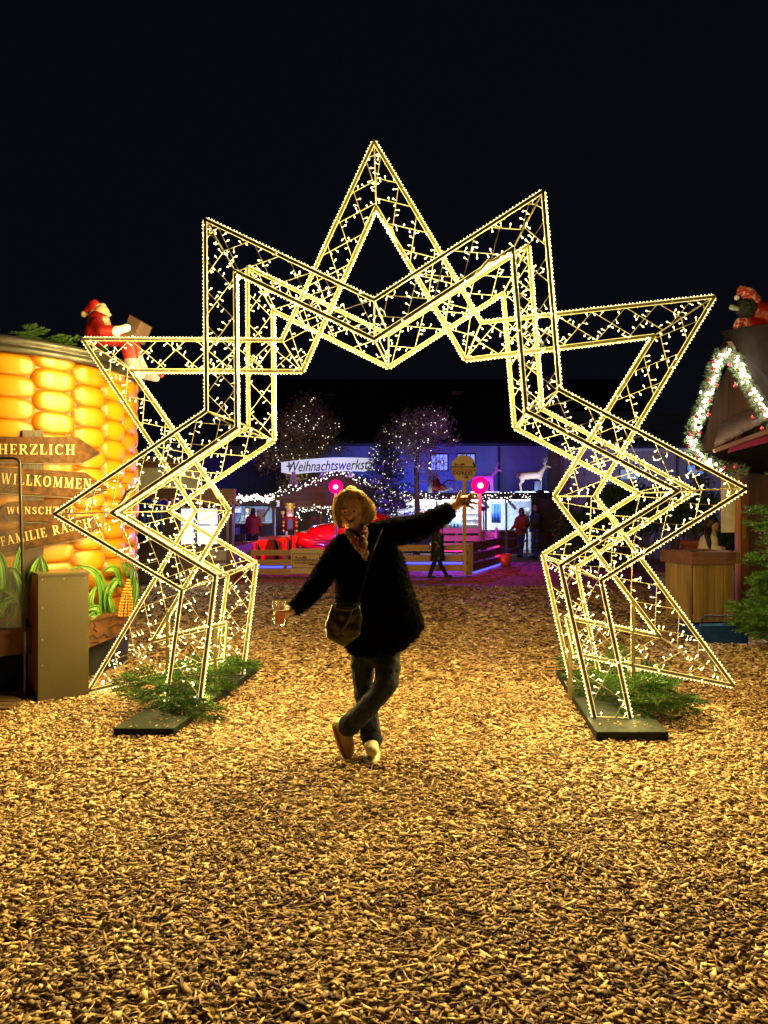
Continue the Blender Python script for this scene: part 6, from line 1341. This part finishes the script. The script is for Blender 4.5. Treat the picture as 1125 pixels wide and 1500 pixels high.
for i, (x, y, d) in enumerate(sp):
    a, b = sp[max(i - 1, 0)], sp[min(i + 1, 5)]; t_ = (W_(*b) - W_(*a)).normalized(); s_ = Vector((0, 1, 0)); u_ = t_.cross(s_).normalized(); wd = (.030, .040, .040, .042, .046, .034)[i]
    rings_.append([W_(x, y, d) + s_ * wd * math.cos(an) + u_ * .014 * math.sin(an) for an in np.linspace(0, 2 * math.pi, 13)[:-1]])
m.loft(rings_); m.build('sole', M['sole'], sh_r, True)
blob('collar_of_shoe', [('cap', [(W_(496, 1062, .0), .030), (W_(503, 1060, -.0), .034)])], .008, M['sneaker'], wo, 2)
# bag and strap (held things)
bag = thing('handbag', 'slouchy dark olive leather shoulder bag hanging at the hip of the blonde woman', 'handbag', W_(502, 915, -.2))
M['olive'] = mat('olive_leather', (.05, .045, .013), .28, 0, (.028, .025, .008), 9, .35, 50)
YBg = -.215
blob('pouch', [('ell', W_(501, 920, YBg), (.088, .045, .085)), ('cap', [(W_(492, 893, YBg), .032), (W_(484, 915, YBg), .032), (W_(486, 930, YBg), .034), (W_(503, 938, YBg), .034), (W_(520, 928, YBg), .032), (W_(524, 905, YBg), .03), (W_(522, 890, YBg), .026)]), ('cap', [(W_(494, 890, YBg), .028), (W_(508, 890, YBg), .03), (W_(522, 889, YBg), .026)]), ('ell', W_(505, 905, YBg), (.075, .04, .07))], .007, M['olive'], bag, 5, .006, .05)
blob('flap', [('cap', [(W_(493, 889, YBg - .035), .013), (W_(503, 893, YBg - .045), .013), (W_(514, 892, YBg - .045), .013), (W_(524, 888, YBg - .03), .012)]), ('cap', [(W_(513, 897, YBg - .042), .014), (W_(508, 912, YBg - .048), .013), (W_(498, 926, YBg - .044), .010)])], .005, M['olive'], bag, 3)
m = MB(); m.tube([W_(525, 888, YBg + .02), W_(529, 870, -.16), W_(535, 845, -.155), W_(543, 815, -.145), (W_(553, 790, -.12)), W_(562, 773, -.05), W_(563, 768, .05)], .006, 6); m.build('strap', mat('black_strap', (.015, .013, .012), .4), bag, True)
m = MB(); m.tube([W_(526, 886.5, YBg - .01), W_(529, 884, YBg - .01), W_(527, 881.5, YBg + .01), W_(524, 884, YBg)], .003, 6); m.tube([W_(519, 885, YBg - .03), W_(523, 885, YBg - .03)], .004, 6); m.build('buckle', M['chrome'], bag, True)
# glass with drink
gl = thing('beer_glass', 'clear tumbler two thirds full of orange drink held in the outstretched left hand', 'glass', gc - Vector((0, 0, .085)))
gm, nt, b, L = newmat('clear_glass'); b.inputs['Transmission Weight'].default_value = .9; b.inputs['Roughness'].default_value = .03; b.inputs['IOR'].default_value = 1.3; b.inputs['Base Color'].default_value = (1, .97, .9, 1); b.inputs['Alpha'].default_value = .45
gz0 = P(0, 917, gc.y).z; gz1 = P(0, 881, gc.y).z; H = gz1 - gz0
m = MB(); m.lathe([(0, 0), (.031, 0), (.033, .008), (.040, H), (.0375, H), (.0305, .014), (0, .012)], 28, (gc.x, gc.y, gz0)); m.build('glass_body', gm, gl, True)
dm, nt, b, L = newmat('orange_drink'); add_translucent(dm, (1, .5, .2), .6); b.inputs['Base Color'].default_value = (.95, .42, .16, 1); b.inputs['Subsurface Weight'].default_value = .6; b.inputs['Subsurface Radius'].default_value = (.05, .03, .02); b.inputs['Roughness'].default_value = .2
m = MB(); m.lathe([(0, .016), (.0295, .016), (.0345, H * .60), (0, H * .60)], 24, (gc.x, gc.y, gz0)); m.build('drink', dm, gl, True)
